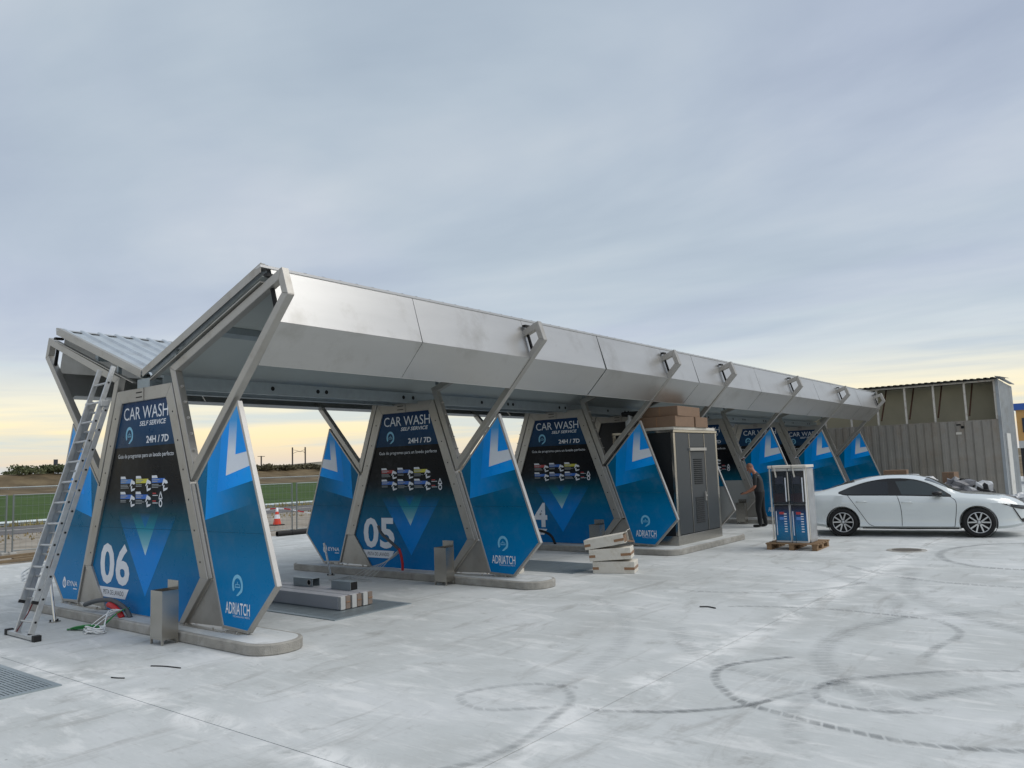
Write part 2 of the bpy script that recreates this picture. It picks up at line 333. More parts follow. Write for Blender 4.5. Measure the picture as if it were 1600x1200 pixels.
    vo2 = t.nodes.new('ShaderNodeTexVoronoi'); lk(co.outputs['Object'], vo2.inputs['Vector']); vo2.inputs['Scale'].default_value = 5.5; vo2.inputs['Randomness'].default_value = 1
    c = mixc(mth('MULTIPLY', rg(vo2.outputs['Distance'], .075, .03, 1.), rg(nz(1.3, detail=4), .52, .6, .6)), c, lin((96, 96, 94)))
    lk(c, b.inputs['Base Color']); b.inputs['Roughness'].default_value = .82; b.inputs['Specular IOR Level'].default_value = .3
    bp = t.nodes.new('ShaderNodeBump'); bp.inputs['Strength'].default_value = .22; bp.inputs['Distance'].default_value = .01; lk(nz(38, detail=6, rough=.7), bp.inputs['Height']); lk(bp.outputs[0], b.inputs['Normal'])
    return m
M['concrete'] = concrete_mat()
M['earth'] = noise_mat('dry_earth', [(74, 64, 46), (100, 86, 64), (122, 108, 82)], .12)
M['dirt'] = noise_mat('gravel_verge', [(120, 112, 100), (146, 138, 126), (164, 158, 148)], .9, bscale=60)
M['field'] = noise_mat('green_crop', [(44, 64, 18), (54, 78, 24), (68, 90, 34)], .25, stretch=(.35, 1, 1))
M['asphalt'] = noise_mat('asphalt', [(82, 80, 80), (100, 98, 98), (116, 114, 112)], 1.2, .9, .2, 120)
M['joint'] = mat('joint_filler', (70, 70, 68), .9)

def hgt(x, y):
    u = -x
    P = [(-1e4, -.06), (12, -.06), (30, -.06), (31.5, -.16), (36, -.75), (42, -1.1), (236, -1.2), (258, -.3), (264, .3), (278, .4), (286, 1.4), (306, 5.4), (318, 5.6), (420, 5.5), (9e4, 5.5)]
    z = 0
    for (a, za_), (b, zb_) in zip(P, P[1:]):
        if a <= u <= b: z = za_+(zb_-za_)*(u-a)/(b-a); break
    if u > 280: z -= 1.4*min(1, max(0, (y-120)/90)); z += .45*math.sin(y*.051)*math.sin(y*.017+1)
    return z
xs = [500, 120, 60, 30, 0, -11, -14, -18, -22, -26, -30, -31.5, -34, -36, -39, -42, -60, -90, -130, -180, -236, -247, -258, -264, -271, -278, -282, -286, -291, -296, -301, -306, -312, -318, -360, -420, -700, -1500, -3500]
ys = [-800, -300, -150, -80, -40] + list(range(-20, 330, 12)) + [360, 420, 520, 700, 1100, 2200, 4000]
gm = MB(); W_ = len(ys)
gm.add([(x, y, hgt(x, y)) for x in xs for y in ys], [(i*W_+j, i*W_+j+1, (i+1)*W_+j+1, (i+1)*W_+j) for i in range(len(xs)-1) for j in range(W_-1)])
ground = gm.build('ground', M['earth'], kind='structure', smooth=True, recalc=False)
fm = MB(); fx = [-41, -60, -90, -130, -180, -234]; fy = list(range(-60, 700, 20)); W_ = len(fy)
fm.add([(x, y, hgt(x, y)+.06) for x in fx for y in fy], [(i*W_+j, i*W_+j+1, (i+1)*W_+j+1, (i+1)*W_+j) for i in range(len(fx)-1) for j in range(W_-1)])
fm.build('crop_field', M['field'], kind='structure')
MB().box((-20.5, 60, -.075), (19, 400, .07)).build('gravel_verge', M['dirt'], kind='structure')
MB().box((-27.3, 60, -.066), (6.2, 500, .08)).build('road', M['asphalt'], kind='structure')
MB().box((-27.3, 60, -.0195), (.14, 500, .005)).build('road_line', mat('road_paint', (200, 198, 190), .8, 0, .2, 2), kind='structure')
MB().box((-271, 200, .35), (9, 900, .1)).build('highway', M['asphalt'], kind='structure')
# far hill
hm = MB(); hn = 40
pts = []
for i in range(hn+1):
    a = i/hn; y = 930+1000*a; h = 4+34*max(0, math.sin(a*math.pi))**.7*(1+.06*math.sin(i*1.7)); pts.append((y, h))
for k, (dx, f) in enumerate(((0, 0), (-160, .55), (-300, 1), (-520, .8), (-700, 0))):
    for i, (y, h) in enumerate(pts): hm.v.append((-1050+dx, y, 2+(h if f else 0)*f))
hm.f += [(k*(hn+1)+i, k*(hn+1)+i+1, (k+1)*(hn+1)+i+1, (k+1)*(hn+1)+i) for k in range(4) for i in range(hn)]
hm.build('hill', noise_mat('hill_scrub', [(104, 100, 90), (126, 120, 106), (140, 136, 122)], .02, bump=0), kind='structure', smooth=True)

# concrete yard: slabs with saw-cut joints
yard = empty('concrete_yard'); yard['kind'] = 'structure'
for x0, x1 in ((-11, 7.046), (7.054, 40)):
    for y0, y1 in ((-40, -1.745), (-1.737, 60)):
        MB().box(((x0+x1)/2, (y0+y1)/2, -.08), (x1-x0, y1-y0, .16)).build('slab', M['concrete'], yard)
MB().box((14, 10, -.0375), (49.9, 99.9, .055)).build('joint_filler', M['joint'], yard)

# tyre scuffs of dark rubber and dust on the slab
def scuff_mat():
    m = bpy.data.materials.new('tyre_scuff'); m.use_nodes = True; t = m.node_tree; b = t.nodes['Principled BSDF']; lk = t.links.new
    b.inputs['Base Color'].default_value = lin((134, 137, 138)); b.inputs['Roughness'].default_value = .85
    at = t.nodes.new('ShaderNodeUVMap'); sp = t.nodes.new('ShaderNodeSeparateXYZ'); lk(at.outputs[0], sp.inputs[0])
    # soft sides (u), cleat gaps (v in metres) and worn patches
    ab = t.nodes.new('ShaderNodeMath'); ab.operation = 'ABSOLUTE'; lk(sp.outputs[0], ab.inputs[0])
    sd_ = t.nodes.new('ShaderNodeMapRange'); lk(ab.outputs[0], sd_.inputs['Value']); sd_.inputs['From Min'].default_value = 1; sd_.inputs['From Max'].default_value = .35
    sk = t.nodes.new('ShaderNodeMath'); sk.operation = 'MULTIPLY_ADD'; lk(sp.outputs[0], sk.inputs[0]); sk.inputs[1].default_value = .03; lk(sp.outputs[1], sk.inputs[2])
    pp = t.nodes.new('ShaderNodeMath'); pp.operation = 'PINGPONG'; lk(sk.outputs[0], pp.inputs[0]); pp.inputs[1].default_value = .055
    cl = t.nodes.new('ShaderNodeMapRange'); lk(pp.outputs[0], cl.inputs['Value']); cl.inputs['From Min'].default_value = .006; cl.inputs['From Max'].default_value = .016; cl.inputs['To Min'].default_value = .12
    co = t.nodes.new('ShaderNodeTexCoord'); n = t.nodes.new('ShaderNodeTexNoise'); lk(co.outputs['Object'], n.inputs['Vector']); n.inputs['Scale'].default_value = 3.2; n.inputs['Detail'].default_value = 7; n.inputs['Roughness'].default_value = .7
    wr = t.nodes.new('ShaderNodeMapRange'); lk(n.outputs[0], wr.inputs['Value']); wr.inputs['From Min'].default_value = .3; wr.inputs['From Max'].default_value = .62; wr.inputs['To Min'].default_value = .03; wr.inputs['To Max'].default_value = .62
    m1 = t.nodes.new('ShaderNodeMath'); m1.operation = 'MULTIPLY'; lk(sd_.outputs[0], m1.inputs[0]); lk(cl.outputs[0], m1.inputs[1])
    m2 = t.nodes.new('ShaderNodeMath'); m2.operation = 'MULTIPLY'; lk(m1.outputs[0], m2.inputs[0]); lk(wr.outputs[0], m2.inputs[1])
    oi = t.nodes.new('ShaderNodeAttribute'); oi.attribute_type = 'OBJECT'; oi.attribute_name = 'wear'
    m3 = t.nodes.new('ShaderNodeMath'); m3.operation = 'MULTIPLY'; lk(m2.outputs[0], m3.inputs[0]); lk(oi.outputs['Fac'], m3.inputs[1])
    lk(m3.outputs[0], b.inputs['Alpha']); return m
M['scuff'] = scuff_mat()
def scuff(pts, w, wear, lift=0):
    P = sm([(x, y, 0) for x, y in pts], 0, 10); mb = MB(); us = []; s = 0
    for i, p in enumerate(P):
        d = (P[min(i+1, len(P)-1)]-P[max(i-1, 0)]).normalized(); nn = Vector((-d.y, d.x, 0))
        if i: s += (P[i]-P[i-1]).length
        mb.v += [tuple(p-nn*w/2+Vector((0, 0, .004+lift))), tuple(p+nn*w/2+Vector((0, 0, .004+lift)))]; us.append(s)
    mb.f = [(2*i, 2*i+2, 2*i+3, 2*i+1) for i in range(len(P)-1)]
    o = mb.build('tyre_mark', M['scuff'], yard, recalc=False); uv = o.data.uv_layers.new(name='UVMap')
    for lp in o.data.loops: uv.data[lp.index].uv = (-1 if lp.vertex_index % 2 == 0 else 1, us[lp.vertex_index//2])
    o['wear'] = float(wear)
scuff([(7.79, 2.5), (7.56, 2.23), (7.38, 1.87), (7.42, 1.52), (7.66, 1.14), (7.94, .89), (8.46, .72), (8.94, .63), (9.34, .64), (9.9, .86)], .11, .95)
scuff([(9.2, 14.2), (8.68, 13.91), (8.06, 13.44), (7.62, 12.53), (7.54, 11.57), (7.72, 10.8), (7.97, 10.31), (8.47, 9.83), (9.3, 9.7)], .2, .7, .0005)
scuff([(6.2, 4.7), (6.64, 4.92), (7.47, 5.1), (8.25, 5.01), (8.61, 4.92), (8.89, 4.53), (8.95, 4.14), (8.86, 3.6), (8.83, 3.09)], .12, .6, .001)
scuff([(7.3, .25), (7.57, .38), (7.94, .77), (8.19, 1.3), (8.51, 2.02), (9.09, 2.65), (9.6, 2.95)], .09, .75, .0015)
scuff([(8.6, 2.15), (8.43, 1.99), (8.3, 1.7), (8.32, 1.45), (8.47, 1.22), (8.8, 1.19), (9.2, 1.35)], .09, .7, .002)
scuff([(6.6, .55), (6.16, .45), (5.88, .07), (5.88, -.19), (6.27, -.34), (6.73, .02)], .1, .45, .0025)
scuff([(6.4, .55), (6.63, .37), (6.78, .12), (6.87, -.25), (6.98, -.78), (6.95, -1.2), (6.8, -1.6)], .11, .6, .003)
scuff([(6.75, .12), (7.0, .12), (7.19, .17), (7.51, .36), (7.92, .72), (8.1, 1.05)], .075, .65, .0035)
for pts_, w_, k_ in (([(9.6, 4.6), (8.6, 5.6), (7.9, 7.0), (7.6, 8.8)], .32, .30), ([(9.0, 1.2), (8.2, 2.2), (7.9, 3.4), (8.2, 4.8), (9.1, 5.8)], .3, .34), ([(6.2, 3.2), (6.9, 2.2), (7.8, 1.7), (8.8, 1.7), (9.6, 2.2)], .28, .3), ([(5.6, 8.6), (6.6, 8.0), (7.9, 6.2), (8.2, 4.4)], .3, .26), ([(4.2, 4.6), (5.4, 3.4), (6.2, 1.8), (6.4, .2)], .26, .22), ([(8.6, .2), (8.3, 1.0), (8.5, 2.0), (9.2, 2.6)], .2, .34)): scuff(pts_, w_, k_, random.uniform(.0001, .0037))
scuff([(9.0, 1.6), (9.3, 2.1), (9.7, 2.5), (10.3, 2.9)], .16, .55, .0012)
scuff([(7.2, 7.5), (6.9, 6.6), (6.2, 5.9), (5.2, 5.6)], .13, .45, .0022)
scuff([(6.5, 9.2), (7.3, 8.4), (8.2, 7.9), (9.2, 7.8)], .16, .5, .0032)

# drain gratings in the middle of the bays
def grating(x0, x1, y0, y1, label):
    g_ = empty('drain_grating', ((x0+x1)/2, (y0+y1)/2, 0), 0, label, 'grating', 'drain gratings in the wash bays'); w, d = x1-x0, y1-y0
    f = MB()
    for sx in (-1, 1): f.box((sx*(w/2-.03), 0, .006), (.06, d, .012))
    for sy in (-1, 1): f.box((0, sy*(d/2-.03), .0058), (w-.12, .06, .0116))
    f.build('frame', M['galv'], g_); MB().box((0, 0, .0025), (w-.12, d-.12, .003)).build('pit', M['blacksteel'], g_)
    b = MB(); n = int((d-.12)/.036)
    for i in range(n): b.box((0, -d/2+.06+(i+.5)*(d-.12)/n, .0075), (w-.12, .0255, .006))
    o = b.build('bars', M['galv'], g_); o['kind'] = 'stuff'
    c = MB()
    for i in range(int(w/.3)): c.box((-w/2+.3*(i+.5), 0, .0073), (.012, d-.12, .0066))
    c.build('cross_bars', M['galv'], g_)
grating(-2.6, 2.32, -3.15, -1.9, 'long galvanised drain grating at the lower left edge, before the ladder')
grating(-2.6, 2.16, 1.5, 2.9, 'galvanised drain grating under the long wrapped packages')
grating(-2.6, 2.6, 6.45, 7.75, 'galvanised drain grating beside the white cartons')
mh = empty('manhole_cover', (6.89, 11.92, 0), .3, 'round dark manhole cover set in the concrete near the car', 'manhole')
MB().lathe([(.0, .007), (.27, .007), (.27, .0)], (0, 0, 0), n=28).build('lid', mat('cast_iron', (92, 86, 78), .7, .3, .3, 20, .4, 60), mh)
MB().lathe([(.275, 0), (.275, .01), (.36, .01), (.37, 0)], (0, 0, 0), n=28).build('ring', M['concrete_kerb'], mh)

# kerbed concrete islands
YK = [0, 4.93, 9.82, 12.85, 17.78, 22.75, 27.7]
def rr_poly(x0, x1, y0, y1, r, n=8):
    P = []
    for cx, cy, a in ((x1-r, y1-r, 0), (x0+r, y1-r, 90), (x0+r, y0+r, 180), (x1-r, y0+r, 270)):
        P += [(cx+r*math.cos(rad(a+90*i/n)), cy+r*math.sin(rad(a+90*i/n))) for i in range(n+1)]
    return P
def island(x0, x1, y0, y1, r, label):
    o = MB().prism_z(rr_poly(x0, x1, y0, y1, r), 0.0, .12).build('concrete_island', M['concrete_kerb'], bevel=.012, kind='structure', label=label)
    top = MB().prism_z(rr_poly(x0+.05, x1-.05, y0+.05, y1-.05, r-.05), .1205, .1235).build('top_screed', M['concrete'], o)
island(-3.2, 3.15, -.26, .42, .33, 'low kerbed concrete island under the first divider, by the ladder')
island(-3.2, 3.15, YK[1]-.3, YK[1]+.42, .33, 'low kerbed concrete island under the second divider')
island(-3.2, 3.15, YK[2]-.42, YK[3]+.42, .33, 'wide kerbed concrete island under the equipment cabinet')
for k, nm_ in ((4, 'low kerbed concrete island behind the standing man'), (5, 'low kerbed concrete island hidden behind the pallet'), (6, 'farthest low kerbed concrete island, nearest the shed')):
    island(-3.2, 3.15, YK[k]-.3, YK[k]+.42, .33, nm_)

# ================================================================== wash-bay dividers
M['p_center'] = grad('print_center', 2, .13, 3.02, [(0, (0, 117, 186)), (.2, (0, 108, 161)), (.34, (2, 99, 132)), (.44, (8, 77, 96)), (.52, (18, 38, 48)), (.58, (16, 20, 26)), (.76, (14, 16, 21)), (1, (14, 16, 21))])
M['p_band'] = grad('print_band', 2, 2.38, 3.02, [(0, (18, 58, 90)), (.5, (22, 66, 104)), (1, (20, 51, 90))])
M['p_v0'] = grad('print_v_outer', 2, .38, 1.62, [(0, (0, 139, 226)), (.45, (0, 130, 212)), (.72, (2, 104, 153)), (.87, (10, 69, 83)), (1, (12, 62, 75))])
M['p_v1'] = grad('print_v_inner', 2, .92, 1.5, [(0, (196, 224, 236)), (.25, (120, 180, 196)), (.6, (26, 137, 161)), (.97, (10, 69, 83))])
M['p_v2'] = grad('print_v_small', 2, 1.28, 1.62, [(0, (0, 117, 182)), (.4, (2, 95, 138)), (.6, (12, 62, 75)), (1, (12, 62, 75))])
M['p_wing'] = grad('print_wing', 2, .15, 2.85, [(0, (0, 124, 188)), (.3, (0, 113, 163)), (.42, (0, 97, 134)), (.6, (0, 102, 142)), (1, (0, 119, 170))])
M['p_l0'] = grad('print_chevron_outer', 0, 1.5, 2.55, [(0, (0, 152, 237)), (.3, (0, 143, 222)), (.7, (0, 117, 170)), (1, (0, 102, 140))], absx=True)
M['p_l1'] = grad('print_chevron_middle', 0, 1.78, 2.55, [(0, (8, 148, 239)), (.5, (10, 159, 254)), (1, (14, 165, 254))], absx=True)
M['p_l2'] = grad('print_chevron_white', 2, 1.94, 2.6, [(0, (228, 233, 240)), (.45, (222, 229, 238)), (1, (70, 160, 226))])
M['p_l3'] = grad('print_chevron_inner', 2, 2.19, 2.75, [(0, (6, 154, 249)), (1, (20, 150, 226))])
M['ic_blue'] = mat('print_icon_blue', (34, 104, 196), .35); M['ic_blue2'] = mat('print_icon_sky', (70, 130, 200), .35)
M['ic_yellow'] = mat('print_icon_yellow', (206, 200, 60), .35); M['ic_red'] = mat('print_icon_red', (176, 40, 48), .35); M['ic_grey'] = mat('print_icon_grey', (150, 156, 160), .35)

CACHE = {}
def part(key, name, m, parent, fn, bevel=0, smooth=False):
    if key not in CACHE:
        mb = MB(); fn(mb); me = mb.mesh(name); me.materials.append(m)
        if smooth:
            for p_ in me.polygons: p_.use_smooth = True
        CACHE[key] = me
    return link(name, CACHE[key], parent, bevel)

YF = .032                       # front face of the boards, behind the tube fronts at y = 0
C_OUT = [(-.745, 3.185), (.745, 3.185), (1.645, .70), (1.10, .13), (-1.10, .13), (-1.645, .70)]
C_IN = [(-.609, 3.005), (.609, 3.005), (1.465, .715), (.985, .135), (-.985, .135), (-1.465, .715)]
Y_OUT = [(.69, 3.39), (3.14, 4.285), (3.254, 3.957), (1.245, 1.90)]
Y_IN = inset(Y_OUT, [.11, .10, .105, .115])
W_OUT = [(1.315, 1.885), (2.228, 2.83), (3.005, .70), (2.445, .135), (1.925, .155)]
W_IN = inset(W_OUT, [.03, .036, .036, .036, .035])
SEAM = 1.27
def clip(poly, zc, keep_above):
    res = []
    for i in range(len(poly)):
        a, b = poly[i], poly[(i+1) % len(poly)]; ia = (a[1] >= zc) == keep_above; ib = (b[1] >= zc) == keep_above
        if ia: res.append(a)
        if ia != ib:
            t = (zc-a[1])/(b[1]-a[1]); res.append((a[0]+(b[0]-a[0])*t, zc))
    return res
def mir(P, s): return [(s*x, z) for x, z in P]
def clip_half(poly, p, q):
    "keep the side of line p-q on the left"
    res = []; f = lambda a: (q[0]-p[0])*(a[1]-p[1])-(q[1]-p[1])*(a[0]-p[0])
    for i in range(len(poly)):
        a, b = poly[i], poly[(i+1) % len(poly)]; fa, fb = f(a), f(b)
        if fa >= 0: res.append(a)
        if (fa >= 0) != (fb >= 0):
            t = fa/(fa-fb); res.append((a[0]+(b[0]-a[0])*t, a[1]+(b[1]-a[1])*t))
    return res
def clip_to(poly, conv):
    n = len(conv); a = sum(conv[i][0]*conv[(i+1) % n][1]-conv[(i+1) % n][0]*conv[i][1] for i in range(n)); cv = conv if a > 0 else conv[::-1]
    for i in range(n): poly = clip_half(poly, cv[i], cv[(i+1) % n])
    return poly
def pin_logo(mb, cx, cz, w, h, y):
    "round pin: open ring with a tail, a small car inside"
    n = 22; R = w/2; t = .17*w; zc = cz+h/2-R*1.15; P = []
    for i in range(n+1):
        a = rad(215-(250*i/n)); P.append((math.cos(a), math.sin(a)*1.15))
    for a, b in zip(P, P[1:]):
        flat(mb, [(cx+a[0]*R, zc+a[1]*R), (cx+b[0]*R, zc+b[1]*R), (cx+b[0]*(R-t), zc+b[1]*(R-t)), (cx+a[0]*(R-t), zc+a[1]*(R-t))], y)
    e = P[-1]; flat(mb, [(cx+e[0]*R, zc+e[1]*R), (cx+e[0]*(R-t), zc+e[1]*(R-t)), (cx-.12*w, cz-h/2), (cx+.06*w, cz-h/2)], y)
    s = w*.9; b = zc-.1*h
    for q in ([(-.27, 0), (.27, 0), (.27, .06), (-.27, .06)], [(-.27, .06), (-.22, .06), (-.17, .2), (-.22, .2)], [(.27, .06), (.22, .06), (.17, .2), (.22, .2)], [(-.22, .16), (.22, .16), (.22, .2), (-.22, .2)], [(-.03, .2), (.03, .2), (.03, .34), (-.03, .34)]):
        flat(mb, [(cx+a*s, b+c*s) for a, c in q], y-.0004)
def icon(parent, key, x, z, col, lines):
    "one wash-programme pictogram 0.42 x 0.2 m: tab, colour bar, small print, spray gun"
    part(key+'t', 'pictogram_tab', M['white_print'], parent, lambda mb: flat(mb, [(x, z), (x+.13, z), (x+.155, z-.035), (x, z-.035)], YF-.003))
    part(key+'b', 'pictogram_bar', col, parent, lambda mb: flat(mb, [(x, z-.04), (x+.34, z-.04), (x+.34, z-.098), (x, z-.098)], YF-.003))
    def ln(mb):
        for i, w in enumerate(lines): flat(mb, [(x, z-.115-.02*i), (x+w, z-.115-.02*i), (x+w, z-.124-.02*i), (x, z-.124-.02*i)], YF-.003)
        flat(mb, [(x+.01, z-.052), (x+.2, z-.052), (x+.2, z-.064), (x+.01, z-.064)], YF-.0036); flat(mb, [(x+.01, z-.074), (x+.15, z-.074), (x+.15, z-.086), (x+.01, z-.086)], YF-.0036)
    part(key+'l', 'pictogram_small_print', M['ic_grey'], parent, ln)
    def gun(mb):
        for P in ([(.31, -.045), (.40, -.075), (.42, -.105), (.37, -.115), (.33, -.10), (.29, -.135), (.265, -.14)], [(.30, -.135), (.335, -.13), (.325, -.18), (.295, -.17)], [(.30, -.175), (.42, -.165), (.40, -.19), (.31, -.212)]):
            flat(mb, [(x+a, z+b) for a, b in P], YF-.004)
    part(key+'g', 'pictogram_spray_gun', M['white_print'], parent, gun)

def divider(k, label):
    first = k == 0
    d = empty('bay_divider', (0, YK[k], 0), 0, label, 'wash divider', 'wash-bay dividers carrying the canopy')
    # ---- middle frame: mitred square tubes
    nm = ['top_bar', 'post', 'lower_post', None, 'lower_post', 'post']
    for i in range(6):
        if nm[i]: part('cf%d' % i, nm[i], M['steel'], d, lambda mb, i=i: mb.prism([C_OUT[i], C_OUT[(i+1) % 6], C_IN[(i+1) % 6], C_IN[i]], 0, .1), .006)
    part('jp', 'joint_plate', M['steel'], d, lambda mb: mb.box((.02, -.004, 3.095), (.012, .014, .17)))
    part('slot', 'bolt_slot', M['blacksteel'], d, lambda mb: [mb.box((-.11, -.001, zz), (.16, .006, .014)) for zz in (3.06, 3.125)])
    for sgn in (1, -1):
        for q in range(6):
            z = 2.8-.38*q; x = .745+(3.185-z)*.3622-.1
            o = part('rv', 'rivet', M['blacksteel'], d, lambda mb: mb.lathe([(0, 0), (.013, 0), (.013, -.004)], (0, 0, 0), 'Y', 8)); o.location = (sgn*x, -.0015, z)
    # ---- middle boards
    bare = k == 3; dkb = CACHE.setdefault('dkb', None) or mat('dark_bare_board', (34, 36, 40), .5); CACHE['dkb'] = dkb
    up = part('cup%d' % bare, 'upper_board', dkb if bare else M['p_center'], d, lambda mb: mb.prism(clip(C_IN, SEAM+.001, True), YF, YF+.03))
    blank = k == 4
    lo = part('clo%d%d' % (blank, bare), 'lower_board', dkb if bare else M['gray_board'] if blank else M['p_center'], d, lambda mb: mb.prism(clip(C_IN, SEAM-.001, False), YF, YF+.03))
    part('sb', 'seam_shade_strip', M['dark_print'], d, lambda mb: mb.box((0, YF+.036, SEAM), (2.4, .008, .06)))  # dark strip added behind the gap, painted stand-in for shade in the seam
    if not bare:
        part('band', 'print_band', M['p_band'], up, lambda mb: flat(mb, clip(C_IN, 2.382, True), YF-.0012))
        cw = .62 if first else .6
        def t1(mb):
            text_on(mb, 'CAR WASH', -.59, cw, 2.76, 2.935, YF-.003)
        part('cw', 'lettering', M['white_print'], up, t1)
        part('ss', 'lettering', M['white_print'], up, lambda mb: text_on(mb, 'SELF SERVICE', -.14, .57, 2.662, 2.728, YF-.003, bold=.018, shear=.25))
        part('24', 'lettering', M['white_print'], up, lambda mb: text_on(mb, '24H / 7D', .05, .64, 2.42, 2.518, YF-.003, bold=.022))
        part('gu', 'lettering', M['white_print'], up, lambda mb: text_on(mb, 'Guia de programas para un lavado perfecto', -.74, .772, 2.216, 2.29, YF-.003))
        part('lg', 'pin_logo', M['lightblue_print'], up, lambda mb: pin_logo(mb, -.425, 2.55, .21, .235, YF-.003))
        B, Y_, R_, G_ = M['ic_blue'], M['ic_yellow'], M['ic_red'], M['ic_blue2']
        rows = [[G_, Y_, B], [B, B]] if first else [[R_, B, Y_], [B, B, B]]
        for r, row in enumerate(rows):
            for c, col in enumerate(row):
                icon(up, 'ic%d%d%d' % (first, r, c), -.655+.435*c+(0 if first else -.03), 1.98-.212*r, col, [(.2, .22, .24), (.16, .16), (.18, .24, .17)][(c+r) % 3])
        wx = .24 if first else .655-.03
        def warn(mb):
            x = wx+.21; z = 1.72
            for a, b in (((-.045, -.05), (0, .045)), ((0, .045), (.045, -.05)), ((.045, -.05), (-.045, -.05))):
                dx, dz = b[0]-a[0], b[1]-a[1]; l = math.hypot(dx, dz); nx, nz = -dz/l*.009, dx/l*.009
                flat(mb, [(x+a[0]-nx, z+a[1]-nz), (x+b[0]-nx, z+b[1]-nz), (x+b[0]+nx, z+b[1]+nz), (x+a[0]+nx, z+a[1]+nz)], YF-.003)
            for i in range(12):
                a, b = rad(30*i), rad(30*i+30)
                flat(mb, [(x+.045*math.cos(a), z-.11+.05*math.sin(a)), (x+.045*math.cos(b), z-.11+.05*math.sin(b)), (x+.026*math.cos(b), z-.11+.03*math.sin(b)), (x+.026*math.cos(a), z-.11+.03*math.sin(a))], YF-.003)
            for zz in (.0, -.1):
                flat(mb, [(wx, z+zz), (wx+.14, z+zz), (wx+.14, z+zz-.009), (wx, z+zz-.009)], YF-.003)
        part('wn%d' % first, 'warning_pictogram', M['white_print'], up, warn)
        part('wr%d' % first, 'warning_bar', M['ic_red'], up, lambda mb: flat(mb, [(wx, 1.75), (wx+.09, 1.75), (wx+.09, 1.733), (wx, 1.733)], YF-.003))
        o = part('wr%d' % first, 'warning_bar', M['ic_red'], up, None); o.location.z = -.1
        if not blank:
            V0, V1, V2 = [(.07, .379), (-.82, 1.60), (.96, 1.60)], [(.065, .919), (-.39, 1.56), (.45, 1.56)], [(.052, 1.283), (-.19, 1.60), (.29, 1.60)]
            for q, (V, mm) in enumerate(((V0, 'p_v0'), (V1, 'p_v1'), (V2, 'p_v2'))):
                if q < 2: part('vl%d' % q, 'print_chevron', M[mm], lo, lambda mb: flat(mb, clip(V, SEAM-.002, False), YF-.0012-.0008*q))
                part('vu%d' % q, 'print_chevron', M[mm], up, lambda mb: flat(mb, clip(clip(V, SEAM+.002, True), 1.49, False), YF-.0012-.0008*q))
            if k < 3:
                def num(mb):
                    text_on(mb, '0', -1.22, -.80, .48, 1.05, YF-.003, bold=.028); text_on(mb, '654'[k], -.76, -.365, .48, 1.05, YF-.003, bold=.028)
                part('no%d' % k, 'bay_number', M['white_print'], lo, num)
                part('pst', 'print_plate', M['white_print'], lo, lambda mb: flat(mb, clip_to([(-1.3, .441), (-.374, .441), (-.472, .302), (-1.3, .302)], C_IN), YF-.003))
                part('pss', 'lettering', M['dark_print'], lo, lambda mb: text_on(mb, 'PISTA DE LAVADO', -1.11, -.52, .34, .405, YF-.0045))
    # ---- wings and Y arms, right and left
    for s in (1, -1):
        yn = ['roof_arm', 'arm_tip', 'raking_arm', 'upright']
        for i in range(4):
            part('y%d%d' % (s, i), yn[i], M['steel'], d, lambda mb, i=i: mb.prism(mir([Y_OUT[i], Y_OUT[(i+1) % 4], Y_IN[(i+1) % 4], Y_IN[i]], s), .001, .101), .006)
        part('st%d' % s, 'tip_strap', M['blacksteel'], d, lambda mb: mb.prism(mir([(2.862, 4.15), (2.892, 4.15), (3.012, 3.76), (2.982, 3.73)], s), .03, .072))
        part('sc%d' % s, 'strap_clip', M['black'], d, lambda mb: mb.box((s*2.865, .05, 4.235), (.07, .13, .035)))
        for j in range(6):
            z = 3.12-.21*j; x = .69+(3.39-z)*.3725
            o = part('bl%d' % s, 'connecting_bolt', M['steel_light'], d, lambda mb: mb.lathe([(0, -.03), (.011, -.03), (.011, .122), (.02, .122), (.02, .14), (.011, .14), (.011, .17), (0, .17)], (0, 0, 0), 'X', 6)); o.location = (s*x, .05, z); o.scale = (s, 1, 1)
        part('cs%d' % s, 'cover_strip', M['steel_light'], d, lambda mb: mb.prism(mir([(1.225, 1.86), (1.30, 1.86), (1.715, .72), (1.645, .71)], s), .012, .088), .004)
        part('gs%d' % s, 'gusset_plate', M['steel'], d, lambda mb: mb.prism(mir([(1.648, .69), (1.728, .69), (1.918, .165), (1.125, .14)], s), .05, .058))
        wn = ['wing_trim']*5
        for i in range(5):
            part('w%d%d' % (s, i), wn[i], M['steel_light'] if i in (1, 4) else M['steel'], d, lambda mb, i=i: mb.prism(mir([W_OUT[i], W_OUT[(i+1) % 5], W_IN[(i+1) % 5], W_IN[i]], s), .026, .092), .003)
        wblank = k == 3
        wu = part('wu%d' % s, 'wing_upper_board', M['p_wing'], d, lambda mb: mb.prism(mir(clip(W_IN, SEAM+.001, True), s), YF, YF+.03))
        wl = part('wl%d%d' % (s, wblank), 'wing_lower_board', M['gray_board'] if wblank else M['p_wing'], d, lambda mb: mb.prism(mir(clip(W_IN, SEAM-.001, False), s), YF, YF+.03))
        part('wsb%d' % s, 'seam_shade_strip', M['dark_print'], d, lambda mb: mb.box((s*2.17, YF+.036, SEAM), (1.1, .008, .06)))  # same added dark strip, standing in for shade in the wing seam
